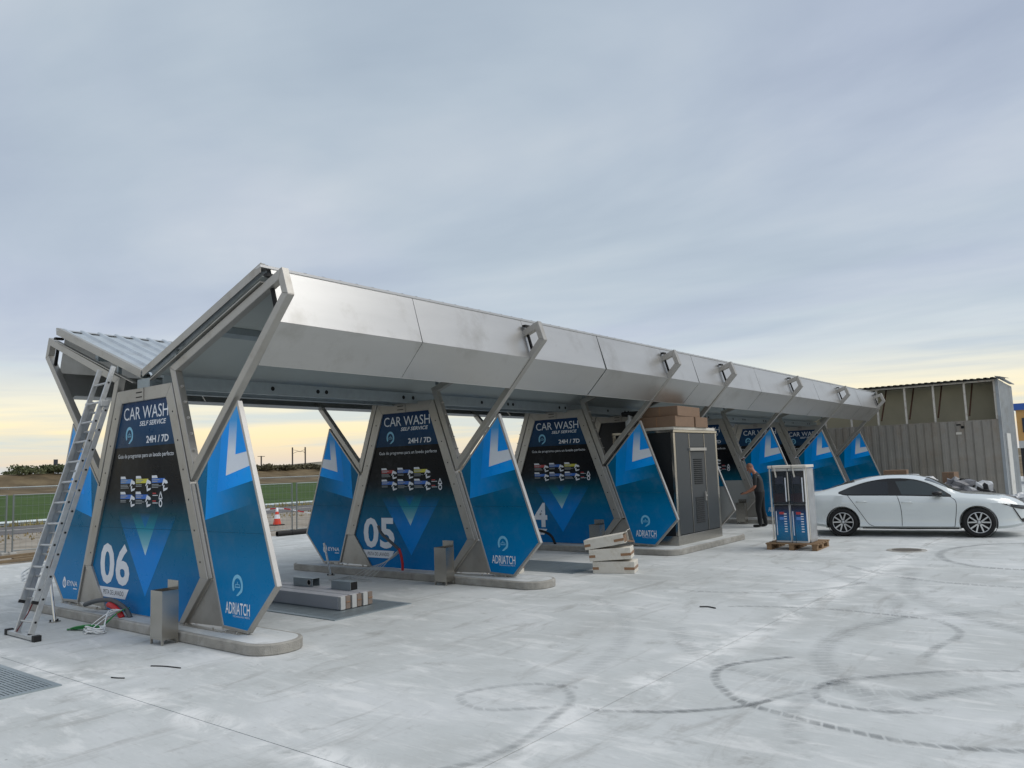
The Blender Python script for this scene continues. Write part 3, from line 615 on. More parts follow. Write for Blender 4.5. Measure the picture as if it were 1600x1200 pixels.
        for q, (cx, cz, sl, lean, mm) in enumerate(((1.53, 1.408, .202, .0515, 'p_l0'), (1.788, 1.739, .182, .097, 'p_l1'), (1.981, 1.941, .219, .085, 'p_l2'), (2.183, 2.189, .116, .066, 'p_l3'))):
            P = clip_to([(cx, cz), (cx+2, cz+2*sl), (cx+2, cz+3), (cx+lean*3/.7*1., cz+3)], W_IN)
            if len(P) > 2: part('wp%d%d' % (s, q), 'print_chevron', M[mm], wu, lambda mb, P=P: flat(mb, mir(P, s), YF-.0012-.0008*q))
        if not wblank:
            if s > 0:
                part('wlg', 'pin_logo', M['lightblue_print'], wl, lambda mb: pin_logo(mb, 2.232, .668, .22, .245, YF-.003))
                part('wad', 'lettering', M['white_print'], wl, lambda mb: text_on(mb, 'ADRIATCH', 1.985, 2.48, .332, .468, YF-.003, bold=.012))
                part('wst', 'lettering', M['white_print'], wl, lambda mb: text_on(mb, 'TECHNOLOGY MEETS', 2.135, 2.475, .302, .321, YF-.003))
            else:
                def drop(mb):
                    c = (-2.392, .405); n = 18
                    for i in range(n):
                        a, b = rad(90+360*i/n), rad(90+360*(i+1)/n); r = lambda t: 1+.45*max(0, math.sin(t))**6
                        flat(mb, [(c[0]+.062*math.cos(a), c[1]+.07*math.sin(a)*r(a)), (c[0]+.062*math.cos(b), c[1]+.07*math.sin(b)*r(b)), (c[0]+.036*math.cos(b), c[1]+.042*math.sin(b)), (c[0]+.036*math.cos(a), c[1]+.042*math.sin(a))], YF-.003)
                    flat(mb, [(c[0]-.006, c[1]-.03), (c[0]+.012, c[1]-.03), (c[0]+.012, c[1]+.03), (c[0]-.006, c[1]+.05)], YF-.003)
                part('wdr', 'drop_logo', M['white_print'], wl, drop)
                part('wey', 'lettering', M['white_print'], wl, lambda mb: text_on(mb, 'EYNA', -2.30, -1.955, .378, .452, YF-.003, bold=.01, shear=.1))
                part('wes', 'print_bar', M['white_print'], wl, lambda mb: flat(mb, [(-2.09, .335), (-1.965, .335), (-1.965, .35), (-2.09, .35)], YF-.003))
        part('bp%d' % s, 'base_plate', M['steel'], d, lambda mb: (mb.box((s*1.55, .05, .1275), (.95, .2, .008)), mb.box((s*2.18, .05, .1275), (.34, .16, .008)), [mb.cyl((s*x, yy, .13), (s*x, yy, .155), .014, 6) for x in (1.2, 1.8, 2.08, 2.3) for yy in (-.02, .115)]))
    return d
LBL = ['nearest blue bay divider, numbered 06, with the ladder against it', 'blue bay divider numbered 05 behind a leaning pole and cables',
       'blue bay divider whose number shows only a 4, beside the white cartons', 'divider just behind the dark equipment cabinet with bare lower wing board',
       'divider left of the man, its lower middle board bare grey', 'second farthest blue divider, behind the wrapped units on the pallet', 'farthest blue divider, rising behind the roof of the white car']
for k in range(7): divider(k, LBL[k])

# ================================================================== canopy
can = empty('canopy_roof', (0, 0, 0), 0, 'long butterfly canopy with stainless fascia and ribbed metal roof over the bays', 'canopy')
YE, YL = -.03, 28.6
T_, F_, B_ = (2.77, 4.365), (2.965, 3.69), (2.525, 3.235)
V_ = (.03, 3.372)
sl = Vector((T_[0]-V_[0], T_[1]-V_[1])).normalized()
def ribbed(mb, s, w):
    "roof sheet from valley to eave, ribs every w/4 in y"
    prof = []
    for i in range(4):
        b = i*w/4; prof += [(b, 0), (b+.03, .0), (b+.055, .038), (b+.095, .038), (b+.12, 0)]
    prof.append((w, 0)); k = len(prof)
    for x, z in ((V_[0], V_[1]), (T_[0]-.02, T_[1])):
        mb.v += [(s*x, y, z+h-.012) for y, h in prof]
    mb.f += [((i, i+1, k+i+1, k+i) if s > 0 else (i, k+i, k+i+1, i+1)) for i in range(k-1)]
n = 26; sw = (YL-YE-.06)/n
for s in (1, -1):
    for i in range(n):
        o = part('rs%d' % s, 'roof_sheet', M['roofsheet'], can, lambda mb: ribbed(mb, s, sw)); o.location = (0, YE+.03+i*sw, 0)
    # flat soffit below the ribs
    part('sf%d' % s, 'soffit', M['soffit'], can, lambda mb: mb.prism(mir([(V_[0]+.08, V_[1]-.055), (T_[0]-.06, T_[1]-.11), (T_[0]-.06, T_[1]-.10), (V_[0]+.08, V_[1]-.045)], s), YE+.07, YL-.07))
    # end channels
    for ye in (YE, YL-.06):
        ch = MB(); a = (V_[0], V_[1]); b = T_
        ch.prism(mir([(a[0], a[1]-.045), (b[0], b[1]-.085), (b[0]+.015, b[1]+.03), (a[0], a[1]+.06)], s), ye, ye+.012)
        ch.prism(mir([(a[0], a[1]+.048), (b[0], b[1]+.018), (b[0], b[1]+.03), (a[0], a[1]+.06)], s), ye+.012, ye+.07)
        ch.prism(mir([(a[0]+.2, a[1]-.17+.06), (b[0], b[1]-.20), (b[0], b[1]-.1865), (a[0]+.2, a[1]-.157+.06)], s), ye, ye+.06)
        ch.build('end_channel', M['steel'], can)
    # purlins
    for t in (.55,):
        px, pz = V_[0]+(T_[0]-V_[0])*t, V_[1]+(T_[1]-V_[1])*t
        MB().prism(mir([(px-.05, pz-.20), (px+.05, pz-.16), (px+.05, pz-.075), (px-.05, pz-.115)], s), .06, YL-.1).build('purlin', M['galv'], can)
    # stub posts between the roof arms and the roof
    for k in range(7):
        for t in (.28,):
            px = V_[0]+(T_[0]-V_[0])*t; pz = V_[1]+(T_[1]-V_[1])*t
            MB().box((s*px, YK[k]+.05, pz-.115), (.04, .05, .17)).build('stub_post', M['galv'], can)
    # main beam with round holes
    bm_ = MB(); bx = .34
    bm_.box((s*bx, (YL)/2, 3.235), (.012, YL-.2, .18)); bm_.box((s*(bx-.04), YL/2, 3.151), (.068, YL-.2, .012)); bm_.box((s*(bx-.04), YL/2, 3.319), (.068, YL-.2, .012))
    bm_.build('main_beam', M['galv'], can)
    if s > 0:
        for k in range(6):
            for yy in (1.93, 2.78, 2.95, 4.68, 4.92):
                if yy+YK[k] < YL-.3: o = part('bh', 'beam_hole', M['blacksteel'], can, lambda mb: mb.lathe([(.0, .0), (.034, .0), (.034, -.003)], (0, 0, 0), 'X', 14)); o.location = (bx+.0085, yy+YK[k]-.1, 3.24)
    # fascia panels: folded stainless, joints every half bay
    seams = [.11, 2.44, 4.95, 7.32, 9.87, 11.4, 12.9, 15.3, 17.83, 20.3, 22.8, 25.3, 28.1]
    rnd = random.Random(3+s)
    for i, (a, b) in enumerate(zip(seams, seams[1:])):
        gp = [.004, .004, .03, .004, .02, .004, .012, .006, .02, .006, .02, .006][i]
        tw = rnd.uniform(-.012, .012); tw2 = rnd.uniform(-.01, .01)
        a2, b2 = a+.003, b-.003
        def quad(p, q, mb, lo, hi, w0=0., w1=0.):
            th = .012; dx, dz = q[0]-p[0], q[1]-p[1]; l = math.hypot(dx, dz); nx, nz = -dz/l*th, dx/l*th
            vs = []
            for (x, z, e) in ((p[0], p[1], 0), (q[0], q[1], 1)):
                for o_ in (0, 1):
                    vs += [(s*(x-nx*o_+(w0 if e else 0)), lo+(gp if e and hi is b2 else 0)*.0, z-nz*o_), (s*(x-nx*o_+(w1 if e else 0)), hi-(gp*(1 if e == 1 else .4)), z-nz*o_)]
            # p: 0,1 outer 2,3 inner ; q: 4,5 outer 6,7 inner
            fs = [(0, 4, 5, 1), (2, 3, 7, 6), (0, 1, 3, 2), (4, 6, 7, 5), (0, 2, 6, 4), (1, 5, 7, 3)]
            mb.add(vs, fs)
        u_ = MB(); quad(T_, F_, u_, a2, b2, tw, tw2); u_.build('fascia_upper_sheet', M['fascia'], can, recalc=True)
        l_ = MB(); quad((F_[0]+(tw+tw2)/2, F_[1]-.004), B_, l_, a2, b2, 0, 0); l_.build('fascia_lower_sheet', M['fascia'], can, recalc=True)
    cap = MB(); cap.prism(mir([(T_[0]-.12, T_[1]-.03), (T_[0]+.012, T_[1]+.012), (T_[0]+.016, T_[1]-.02), (T_[0]-.03, T_[1]-.03)], s), YE-.002, 28.1); cap.build('eave_flashing', M['fascia'], can)
    ret = MB(); ret.prism(mir([(B_[0]-.11, B_[1]+.05), (B_[0]-.004, B_[1]+.004), (B_[0]-.006, B_[1]-.006), (B_[0]-.112, B_[1]+.04)], s), .12, 28.05); ret.build('bottom_lip', M['fascia'], can)
gut = MB(); gut.box((0, YL/2, V_[1]-.075), (.12, YL-.1, .012)); gut.build('valley_gutter', M['galv'], can)
for k in range(7):
    MB().box((0, YK[k]+.05, 3.245), (.34, .09, .12)).build('beam_seat', M['galv'], can)

# ================================================================== white saloon car
def pchip(tab, x):
    "monotone-ish smooth interpolation of a table"
    if x <= tab[0][0]: return tab[0][1]
    if x >= tab[-1][0]: return tab[-1][1]
    n = len(tab)
    def slope(i):
        if i == 0 or i == n-1: j = min(i, n-2); return (tab[j+1][1]-tab[j][1])/(tab[j+1][0]-tab[j][0])
        a = (tab[i][1]-tab[i-1][1])/(tab[i][0]-tab[i-1][0]); b = (tab[i+1][1]-tab[i][1])/(tab[i+1][0]-tab[i][0])
        return 0 if a*b <= 0 else 2*a*b/(a+b)
    for i in range(n-1):
        x0, y0 = tab[i]; x1, y1 = tab[i+1]
        if x0 <= x <= x1:
            h = x1-x0; t = (x-x0)/h
            return (2*t**3-3*t*t+1)*y0+(t**3-2*t*t+t)*h*slope(i)+(-2*t**3+3*t*t)*y1+(t**3-t*t)*h*slope(i+1)
ZT = [(-1.0, .98), (-.93, 1.04), (-.55, 1.075), (-.37, 1.115), (-.06, 1.215), (.24, 1.30), (.69, 1.385), (1.12, 1.41), (1.54, 1.40), (1.87, 1.33), (2.2, 1.17), (2.56, .99), (2.9, .965), (3.22, .93), (3.52, .86), (3.7, .76), (3.77, .66)]
ZB = [(-1.0, .34), (-.8, .27), (-.4, .22), (0, .19), (2.8, .18), (3.3, .20), (3.77, .28)]
ZS = [(-1.0, .92), (-.7, .98), (-.04, .985), (.4, .96), (1.2, .945), (2.3, .90), (2.9, .86), (3.3, .80), (3.6, .72), (3.77, .60)]
HW = [(-1.0, .62), (-.93, .74), (-.75, .85), (-.4, .905), (0, .925), (1.4, .93), (2.8, .925), (3.2, .89), (3.45, .80), (3.62, .68), (3.72, .54), (3.77, .42)]
RW = [(-1.0, .50), (-.6, .60), (0, .60), (.5, .585), (1.2, .60), (1.8, .62), (2.3, .68), (2.6, .74), (3.2, .70), (3.5, .60), (3.77, .34)]
def cs(s):
    zt, zb, zs, w, rw = (pchip(t, s) for t in (ZT, ZB, ZS, HW, RW)); rw = min(rw, w*.9)
    rail = zs+(zt-zs)*(.80 if s < 2.45 else .72); return zt, zb, zs, w, rw, rail
def side_y(s, z):
    zt, zb, zs, w, rw, rail = cs(s)
    P = [(zb, w*.90), (zb+.06, w*.985), (.36, w*.955), (.56, w*.975), (.76, w), (zs-.03, w*.968), (zs, w*.94), (rail, rw)]
    P = sorted(P)
    for (a, ya), (b, yb) in zip(P, P[1:]):
        if a <= z <= b: return ya+(yb-ya)*(z-a)/max(1e-6, b-a)
    return rw if z > rail else w*.9
def top_z(s, y):
    zt, zb, zs, w, rw, rail = cs(s); return rail+(zt-rail)*(1-min(1, abs(y)/rw)**2.2)
def car_body():
    st = [-1.0, -.985, -.95, -.9]+[-.8+.1*i for i in range(45)]+[3.68, 3.72, 3.75, 3.77]; mb = MB(); rows = []
    for s in st:
        zt, zb, zs, w, rw, rail = cs(s); zs_ = max(zs, .62)
        half = [(0, zb), (w*.6, zb), (w*.90, zb), (w*.985, zb+.06), (w*.955, .36), (w*.975, .56), (w, min(.76, zs_-.06)), (w*.968, zs_-.03), (w*.94, zs_)]
        for t in (.33, .66, 1): half.append((w*.94+(rw-w*.94)*t, zs_+(max(rail, zs_+.01)-zs_)*t))
        for f in (.88, .7, .5, .25): half.append((rw*f, max(top_z(s, rw*f), zs_+.012)))
        half.append((0, max(zt, zs_+.014)))
        full = [(y, z) for y, z in half]+[(-y, z) for y, z in half[-2:0:-1]]; rows.append([(s, -y, z) for y, z in full])
    n = len(rows[0]); vs = [v for r_ in rows for v in r_]
    fs = [(i*n+k, (i+1)*n+k, (i+1)*n+(k+1) % n, i*n+(k+1) % n) for i in range(len(rows)-1) for k in range(n)]+[tuple(range(n)), tuple(range(len(vs)-1, len(vs)-n-1, -1))]
    mb.add(vs, fs); return mb
def bool_cut(o, cutters):
    bpy.context.view_layer.update()
    for c in cutters:
        m_ = o.modifiers.new('cut', 'BOOLEAN'); m_.operation = 'DIFFERENCE'; m_.object = c; m_.solver = 'EXACT'
    dg = bpy.context.evaluated_depsgraph_get(); me = bpy.data.meshes.new_from_object(o.evaluated_get(dg)); o.modifiers.clear(); old = o.data; o.data = me; bpy.data.meshes.remove(old)
    for c in cutters: bpy.data.objects.remove(c, do_unlink=True)
def smooth_by_angle(me, deg):
    for p_ in me.polygons: p_.use_smooth = True
    bm = bmesh.new(); bm.from_mesh(me)
    for e in bm.edges: e.smooth = not (len(e.link_faces) == 2 and e.calc_face_angle(0) > rad(deg))
    bm.to_mesh(me); bm.free()
def make_car():
    A = Vector((5.02, 14.48, 0)); ang = math.atan2(.49, 2.74); d = Vector((math.cos(ang), math.sin(ang), 0)); nn = Vector((-d.y, d.x, 0))
    car = empty('white_car', A+nn*.80, ang, 'white four-door saloon car parked in front of the grey shed', 'car')
    paint = mat('white_paint', (206, 212, 212), .16, 0, coat=1); glass = mat('tinted_glass', (14, 17, 20), .05, 0, spec=.7); glass2 = mat('clear_glass', (46, 54, 55), .03, 0, spec=.7)
    trim = mat('black_trim', (14, 14, 15), .35); tyre = mat('tyre_rubber', (20, 20, 21), .8, 0, .1, 20); rimb = mat('bright_rim', (190, 192, 194), .3, .8); rimd = mat('dark_rim', (18, 18, 20), .4, .4); lamp = mat('lamp_glass', (70, 76, 82), .08, .2)
    body = car_body().build('body', paint, car, recalc=True)
    cut = []
    for s in (0.0, 2.79):
        for sd_ in (-1, 1):
            c = MB().cyl((s, sd_*.62, .33), (s, sd_*1.1, .33), .375, 40).build('cut', None, recalc=True); c.parent = car; cut.append(c)
    bool_cut(body, cut); body.data.materials.clear(); body.data.materials.append(paint); smooth_by_angle(body.data, 32)
    MB().box((1.35, 0, .24), (3.5, 1.45, .1)).build('underbody', trim, car)
    for sd_ in (-1, 1):                                  # sd_ = -1 is the side towards the camera
        y = lambda s, z, e=.004: sd_*(side_y(s, z)+e)
        # glasshouse: black surround, then panes
        lowr = [(-.06, 1.015), (.05, .985), (.16, .972), (.6, .965), (1.2, .955), (1.8, .935), (2.3, .912)]
        upr = [(-.06, 1.03), (.25, 1.16), (.55, 1.25), (.84, 1.305), (1.1, 1.325), (1.25, 1.325), (1.53, 1.30), (1.8, 1.225), (2.06, 1.095), (2.3, .93)]
        def strip(name, s0, s1, m_, dl, du, e, nseg=26, skew0=0, skew1=0):
            mb = MB(); rows = []
            for i in range(nseg+1):
                t = i/nseg; row = []
                for v in range(5):
                    sb = s0+(s1-s0)*t; sk = (skew0*(1-t)+skew1*t)*v/4; s_ = sb+sk
                    z0 = pchip(lowr, s_)+dl; z1 = max(pchip(upr, s_)-du, z0+.003); z = z0+(z1-z0)*v/4; row.append((s_, y(s_, z, e), z))
                rows.append(row)
            for r_ in rows: mb.v += r_
            for i in range(nseg):
                for v in range(4):
                    q = (i*5+v, (i+1)*5+v, (i+1)*5+v+1, i*5+v+1); mb.f.append(q if sd_ < 0 else q[::-1])
            return mb.build(name, m_, car, smooth=True)
        strip('window_surround', -.06, 2.3, trim, -.012, -.012, .004)
        strip('rear_door_glass', .03, 1.02, glass, .012, .016, .008)
        strip('front_door_glass', 1.30, 2.2, glass2, .012, .016, .008, skew0=-.14)
        def seam(pts):
            P = sm([(s, z, 0) for s, z in pts], 0, 6); MB().path([(p.x, y(p.x, p.y, -.001), p.y) for p in P], .0065, 5).build('door_gap', trim, car)
        seam([(.14, .962), (.26, .78), (.42, .52), (.56, .30), (.70, .235)]); seam([(1.2, .945), (1.25, .75), (1.27, .5), (1.26, .235)]); seam([(2.29, .895), (2.38, .80), (2.37, .55), (2.32, .24)]); seam([(.7, .235), (1.26, .232), (2.32, .238)])
        for s0, s1, z in ((.33, .55, .81), (1.29, 1.51, .785)):
            MB().path([(s0, y(s0, z, .0), z), (s0+.04, y(s0, z, .022), z+.008), ((s0+s1)/2, y(s0, z, .028), z+.01), (s1-.04, y(s1, z, .022), z+.008), (s1, y(s1, z, 0), z)], .014, 8).build('door_handle', paint, car, smooth=True)
        mr = MB().lathe([(0, -.10), (.045, -.10), (.068, -.05), (.072, .03), (.05, .10), (0, .115)], (2.02, sd_*1.0, .985), 'X', 12); mr.v = [(a, sd_*1.0+(b-sd_*1.0)*1.5, .985+(c-.985)*.85) for a, b, c in mr.v]
        mr.bar((2.06, sd_*.86, .93), (2.05, sd_*.96, .965), .08, .03); mr.build('door_mirror', trim, car, smooth=True, recalc=True)
        def side_patch(name, poly, m_, e=.006):
            # small patch following the flank: triangulated fan over a fine grid
            mb = MB(); bm = bmesh.new(); f = bm.faces.new([bm.verts.new((a, 0, b)) for a, b in poly]); bmesh.ops.triangulate(bm, faces=[f]); bmesh.ops.subdivide_edges(bm, edges=bm.edges[:], cuts=3, use_grid_fill=True)
            bm.verts.ensure_lookup_table(); idx = {v: i for i, v in enumerate(bm.verts)}; mb.v = [(v.co.x, y(v.co.x, v.co.z, e), v.co.z) for v in bm.verts]; mb.f = [tuple(idx[v] for v in f.verts) for f in bm.faces]; bm.free()
            return mb.build(name, m_, car, smooth=True, recalc=True)
        side_patch('headlamp', [(3.24, .745), (3.45, .728), (3.70, .68), (3.74, .60), (3.64, .61), (3.46, .655), (3.36, .70)], trim, .022)
        side_patch('headlamp_lens', [(3.42, .715), (3.66, .675), (3.68, .632), (3.56, .645), (3.46, .675)], lamp, .030)
        side_patch('daytime_blade', [(3.46, .65), (3.485, .645), (3.60, .43), (3.66, .33), (3.63, .33), (3.57, .43)], trim, .02)
        side_patch('bumper_intake', [(3.62, .40), (3.74, .42), (3.755, .33), (3.66, .32)], trim, .009)
        side_patch('tail_lamp', [(-.97, .90), (-.72, .93), (-.74, .84), (-.97, .80)], mat('tail_glass', (60, 8, 10), .15), .006)
        MB().path([(.42, y(1, .22, -.01), .2), (1.4, y(1, .22, -.01), .192), (2.4, y(1, .22, -.01), .2)], .018, 6).build('sill_strip', trim, car)
        for s in (0.0, 2.79):
            c = (s, 0, .33); w0 = sd_*.915
            wh = empty('wheel', (s, sd_*.80, .33)); wh.parent = car
            if sd_ < 0 and s > 1: wh.rotation_euler = (0, 0, rad(4))
            k = sd_
            def lz(prof, m_, nm_, n=36): return MB().lathe([(r_, -k*h) for r_, h in prof], (0, 0, 0), 'Y', n).build(nm_, m_, wh, smooth=True, recalc=True)
            lz([(.235, -.11), (.30, -.115), (.325, -.09), (.333, -.03), (.333, .03), (.325, .09), (.30, .115), (.238, .108), (.235, .09), (.235, -.11)], tyre, 'tyre')
            lz([(.236, .095), (.226, .10), (.218, .06), (.0, .05)], rimd, 'rim')
            for q in range(5):
                sp = MB()
                for off, wd in ((-.24, .018), (.24, .018)):
                    a0 = rad(72*q+90); a1 = a0+off*1.25
                    p0 = Vector((.045*math.cos(a0+off*.6), k*.082, .045*math.sin(a0+off*.6))); p1 = Vector((.226*math.cos(a1), k*.098, .226*math.sin(a1)))
                    sp.bar(p0, p1, .03, .018, (0, 1, 0))
                sp.build('spoke', rimb, wh)
            lz([(.234, .1), (.229, .112), (.219, .112), (.214, .1)], rimb, 'rim_edge')
            lz([(0, .105), (.03, .105), (.036, .09), (.036, .06)], rimb, 'hub_cap', 16)
            MB().lathe([(.374, -.2*-k), (.374, .08*k)], (s, sd_*.84, .33), 'Y', 36).build('wheel_arch_liner', trim, car)
    def top_patch(name, s0, s1, yw0, yw1, m_, e=.005, n=14):
        mb = MB()
        for i in range(n+1):
            s = s0+(s1-s0)*i/n; yw = yw0+(yw1-yw0)*i/n
            for j in range(n+1):
                yy = yw*(2*j/n-1); ds = -.10*(yy/yw1)**2 if s1 > 1.8 else .06*(yy/yw)**2; mb.v.append((s+ds, yy, top_z(s+ds, yy)+e))
        mb.f = [(i*(n+1)+j, (i+1)*(n+1)+j, (i+1)*(n+1)+j+1, i*(n+1)+j+1) for i in range(n) for j in range(n)]
        return mb.build(name, m_, car, smooth=True)
    top_patch('windscreen', 1.86, 2.52, .57, .68, glass2); top_patch('rear_window', -.50, .24, .50, .52, glass)
    MB().box((3.765, 0, .45), (.03, .6, .26)).build('grille', trim, car, bevel=.01); MB().box((-.995, 0, .86), (.03, 1.1, .1)).build('tail_lamp_bar', trim, car)
make_car()

# ================================================================== shed behind the canopy
shed = empty('metal_shed', (2, 30.5, 0), 0, 'grey corrugated shed with an open strip under its roof, behind the car', 'shed')
M['clad'] = mat('cladding', (140, 136, 128), .5, .15, .14, 1.5, dirt=(130, 114, 96), dscale=.8); M['clad_b'] = mat('cladding_worn', (134, 129, 119), .55, .15, .15, 1.1, dirt=(124, 106, 88), dscale=.7); M['clad2'] = mat('cladding_light', (150, 156, 160), .5, .25, .1, 1.5, dirt=(128, 126, 120))
M['cream'] = mat('cream_wall', (176, 170, 146), .8, 0, .1, 1.2); M['post'] = mat('white_post', (196, 192, 182), .6, 0, .1, 5, dirt=(140, 100, 70), dscale=7)
XL, XR, ZO, ZTOP = -9.0, 4.73, 3.11, 4.68
def corr(mb, w, h, pitch=.29, dep=.035):
    n = round(w/pitch); p_ = w/n; prof = []
    for i in range(n): prof += [(i*p_, 0), (i*p_+.03, -dep), (i*p_+p_*.5, -dep*1.0), (i*p_+p_*.5+.02, -dep*.55), (i*p_+p_-.035, -dep*.55), (i*p_+p_-.02, 0)]
    prof.append((w, 0)); k = len(prof); mb.v += [(x, y, z) for z in (0, h) for x, y in prof]; mb.f += [(i, i+1, k+i+1, k+i) for i in range(k-1)]
x = XL; i = 0
while x < XR-.1:
    w = min(1.16, XR-x); m_ = MB(); corr(m_, w, ZO); o = m_.build('wall_sheet', M['clad'] if i % 3 else M['clad_b'], shed); o.location = (x, -.006*(i % 2), 0); o.rotation_euler = (0, 0, random.uniform(-.004, .004)); x += 1.16; i += 1
MB().box(((XL+XR)/2, .03, ZO-.03), (XR-XL, .1, .06)).build('sill_rail', M['clad'], shed)
MB().box(((XL+XR)/2, 1.4, 2.4), (XR-XL-.2, .1, 4.7)).build('inner_wall', M['cream'], shed)
for px in [2.31-2-1.09*j for j in range(6, 0, -1)]+[.31, 1.40, 2.47, 3.59, 4.63]: MB().box((px, .05, (ZO+ZTOP)/2), (.075, .09, ZTOP-ZO)).build('post', M['post'], shed, bevel=.006)
MB().box(((XL+XR)/2, .05, ZTOP-.035), (XR-XL, .07, .075)).build('eave_rail', M['post'], shed)
for px in (.31, 1.40, 2.47, 3.59): MB().bar((px+.08, .2, ZO+.2), (px+.16, 1.2, ZTOP+.05), .05, .05).build('brace', mat('rusty_steel', (96, 70, 56), .8, .2, .3, 8), shed)
def roofp(mb):
    n = 60; w = XR-XL+.25; p_ = w/n; prof = []
    for i in range(n): prof += [(i*p_, 0), (i*p_+p_*.35, 0), (i*p_+p_*.5, .035), (i*p_+p_*.85, .035)]
    prof.append((w, 0)); k = len(prof); mb.v += [(XL-.05+x, y, z+h) for y, z in ((-.35, ZTOP+.03), (2.4, ZTOP+.16)) for x, h in prof]; mb.f += [(i, i+1, k+i+1, k+i) for i in range(k-1)]
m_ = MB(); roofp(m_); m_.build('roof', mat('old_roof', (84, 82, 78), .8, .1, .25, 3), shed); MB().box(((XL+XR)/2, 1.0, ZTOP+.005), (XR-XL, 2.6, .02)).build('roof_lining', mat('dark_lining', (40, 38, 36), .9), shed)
# side wall (faces the yard side) with its boarded door
for j in range(4):
    w = 1.2; sw_ = MB(); sw_.box((XR+.016, .62+1.2*j, 2.33), (.03, 1.19, 4.66)); sw_.box((XR+.036, .1+1.2*j, 2.33), (.012, .05, 4.6)); sw_.box((XR+.036, .5+1.2*j, 2.33), (.012, .05, 4.6)); sw_.box((XR+.036, .9+1.2*j, 2.33), (.012, .05, 4.6)); sw_.build('side_sheet', M['clad2'], shed)
MB().prism_z([(XR-.06, -.05), (XR+.05, -.05), (XR+.05, .06), (XR-.06, .06)], 0, ZTOP+.05).build('corner_trim', M['clad2'], shed)
MB().box((XR+.06, 1.5, 1.28), (.05, 1.25, 2.56)).build('white_door', mat('door_paint', (204, 204, 200), .6, 0, .06, 3, dirt=(150, 146, 138), dscale=3), shed)
MB().prism([(XR-.05, ZTOP+.1), (XR+.14, ZTOP+.06), (XR+.14, ZTOP+.09), (XR-.05, ZTOP+.13)], 0, 4.9).build('side_eave', M['clad2'], shed)
for (sx, sz, w, h, c) in ((3.29, 2.96, .16, .05, 'blacksteel'), (3.42, 2.86, .10, .10, 'blacksteel'), (3.27, 2.62, .2, .09, 'whitecard')): MB().box((sx, -.048, sz), (w, .02, h)).build('wall_fitting', M[c], shed)
# coloured building far right
fb = empty('far_building', (5.75, 46, -.35), 0, 'distant building with a blue band and orange wall at the right edge', 'building')
MB().box((2.6, 2, 3.55), (5, 4, 1.7)).build('orange_wall', mat('orange_wall', (196, 152, 92), .8), fb); MB().box((2.6, 1.95, 4.58), (5.2, 4.2, .36)).build('blue_band', mat('blue_band', (50, 92, 168), .6), fb)
MB().box((2.6, 2, 2.5), (5, 4, .4)).build('white_wall', mat('white_wall', (190, 190, 188), .8), fb); MB().box((2.6, 2, 1.15), (4.9, 3.9, 2.3)).build('dark_opening', mat('dark_gate', (34, 36, 40), .7), fb)
for j in range(4): w_ = MB().box((.75+1.1*j, -.02, 3.55), (.8, .06, .8)).build('window', mat('far_glass', (52, 60, 72), .2), fb)

# ================================================================== equipment cabinet and what lies on it
cab = empty('equipment_cabinet', (2.82, 10.2, .1235), 0, 'dark grey equipment cabinet with louvred door on the wide island', 'cabinet')
cg = mat('cabinet_grey', (56, 61, 65), .4, .1, .05, 2); cgd = mat('cabinet_louvre', (24, 26, 28), .5, .1)
CW, CD, CH = 2.25, 1.5, 2.42       # along y, depth in -x, height
MB().box((-CD/2, CW/2, .10), (CD+.02, CW+.02, .2)).build('plinth', M['stainless'], cab, bevel=.004)
MB().box((-CD/2, CW/2, .2+(CH-.2)/2), (CD-.04, CW-.04, CH-.2)).build('body', mat('cabinet_side', (34, 36, 38), .5, .2), cab)
for yy in (.04, CW-.04): MB().box((-.03, yy, .2+(CH-.2)/2), (.07, .085, CH-.2)).build('corner_post', M['stainless'], cab, bevel=.006)
MB().box((-CD+.03, .04, .2+(CH-.2)/2), (.07, .085, CH-.2)).build('corner_post', M['stainless'], cab, bevel=.006)
y0, y1 = .085, CW-.085
for nm_, a, b, z0, z1 in (('front_panel', y0, .72, .22, CH-.01), ('front_panel', 1.55, y1, .22, CH-.01), ('door', .76, 1.51, .22, 2.0), ('transom_panel', .76, 1.51, 2.1, CH-.01)):
    MB().box((-.006, (a+b)/2, (z0+z1)/2), (.03, b-a, z1-z0)).build(nm_, cg, cab, bevel=.004)
for yy in (.74, 1.53): MB().box((.006, yy, 1.31), (.02, .022, 2.18)).build('door_jamb', M['stainless'], cab)
MB().box((.02, 1.135, 2.05), (.06, .86, .07)).build('drip_rail', M['steel_light'], cab, bevel=.004)
for zz in (.42, 1.28):
    for j in range(13): MB().bar((.012, .92, zz+.045*j), (.012, 1.34, zz+.045*j), .016, .024, (.6, 0, 1)).build('louvre', cgd, cab)
h = MB(); h.box((.024, 1.42, .98), (.03, .04, .2)); h.cyl((.03, 1.42, 1.0), (.075, 1.42, 1.0), .012); h.bar((.07, 1.42, 1.0), (.07, 1.33, .99), .018, .02); h.build('door_handle', M['steel_light'], cab)
MB().box((-CD/2, CW/2, CH+.03), (CD+.03, CW+.03, .05)).build('roof', M['stainless'], cab)
sh = MB().box((-.35, CW/2, CH+.095), (.7, CW-.1, .06)).build('protective_sheet', M['whitecard'], cab)
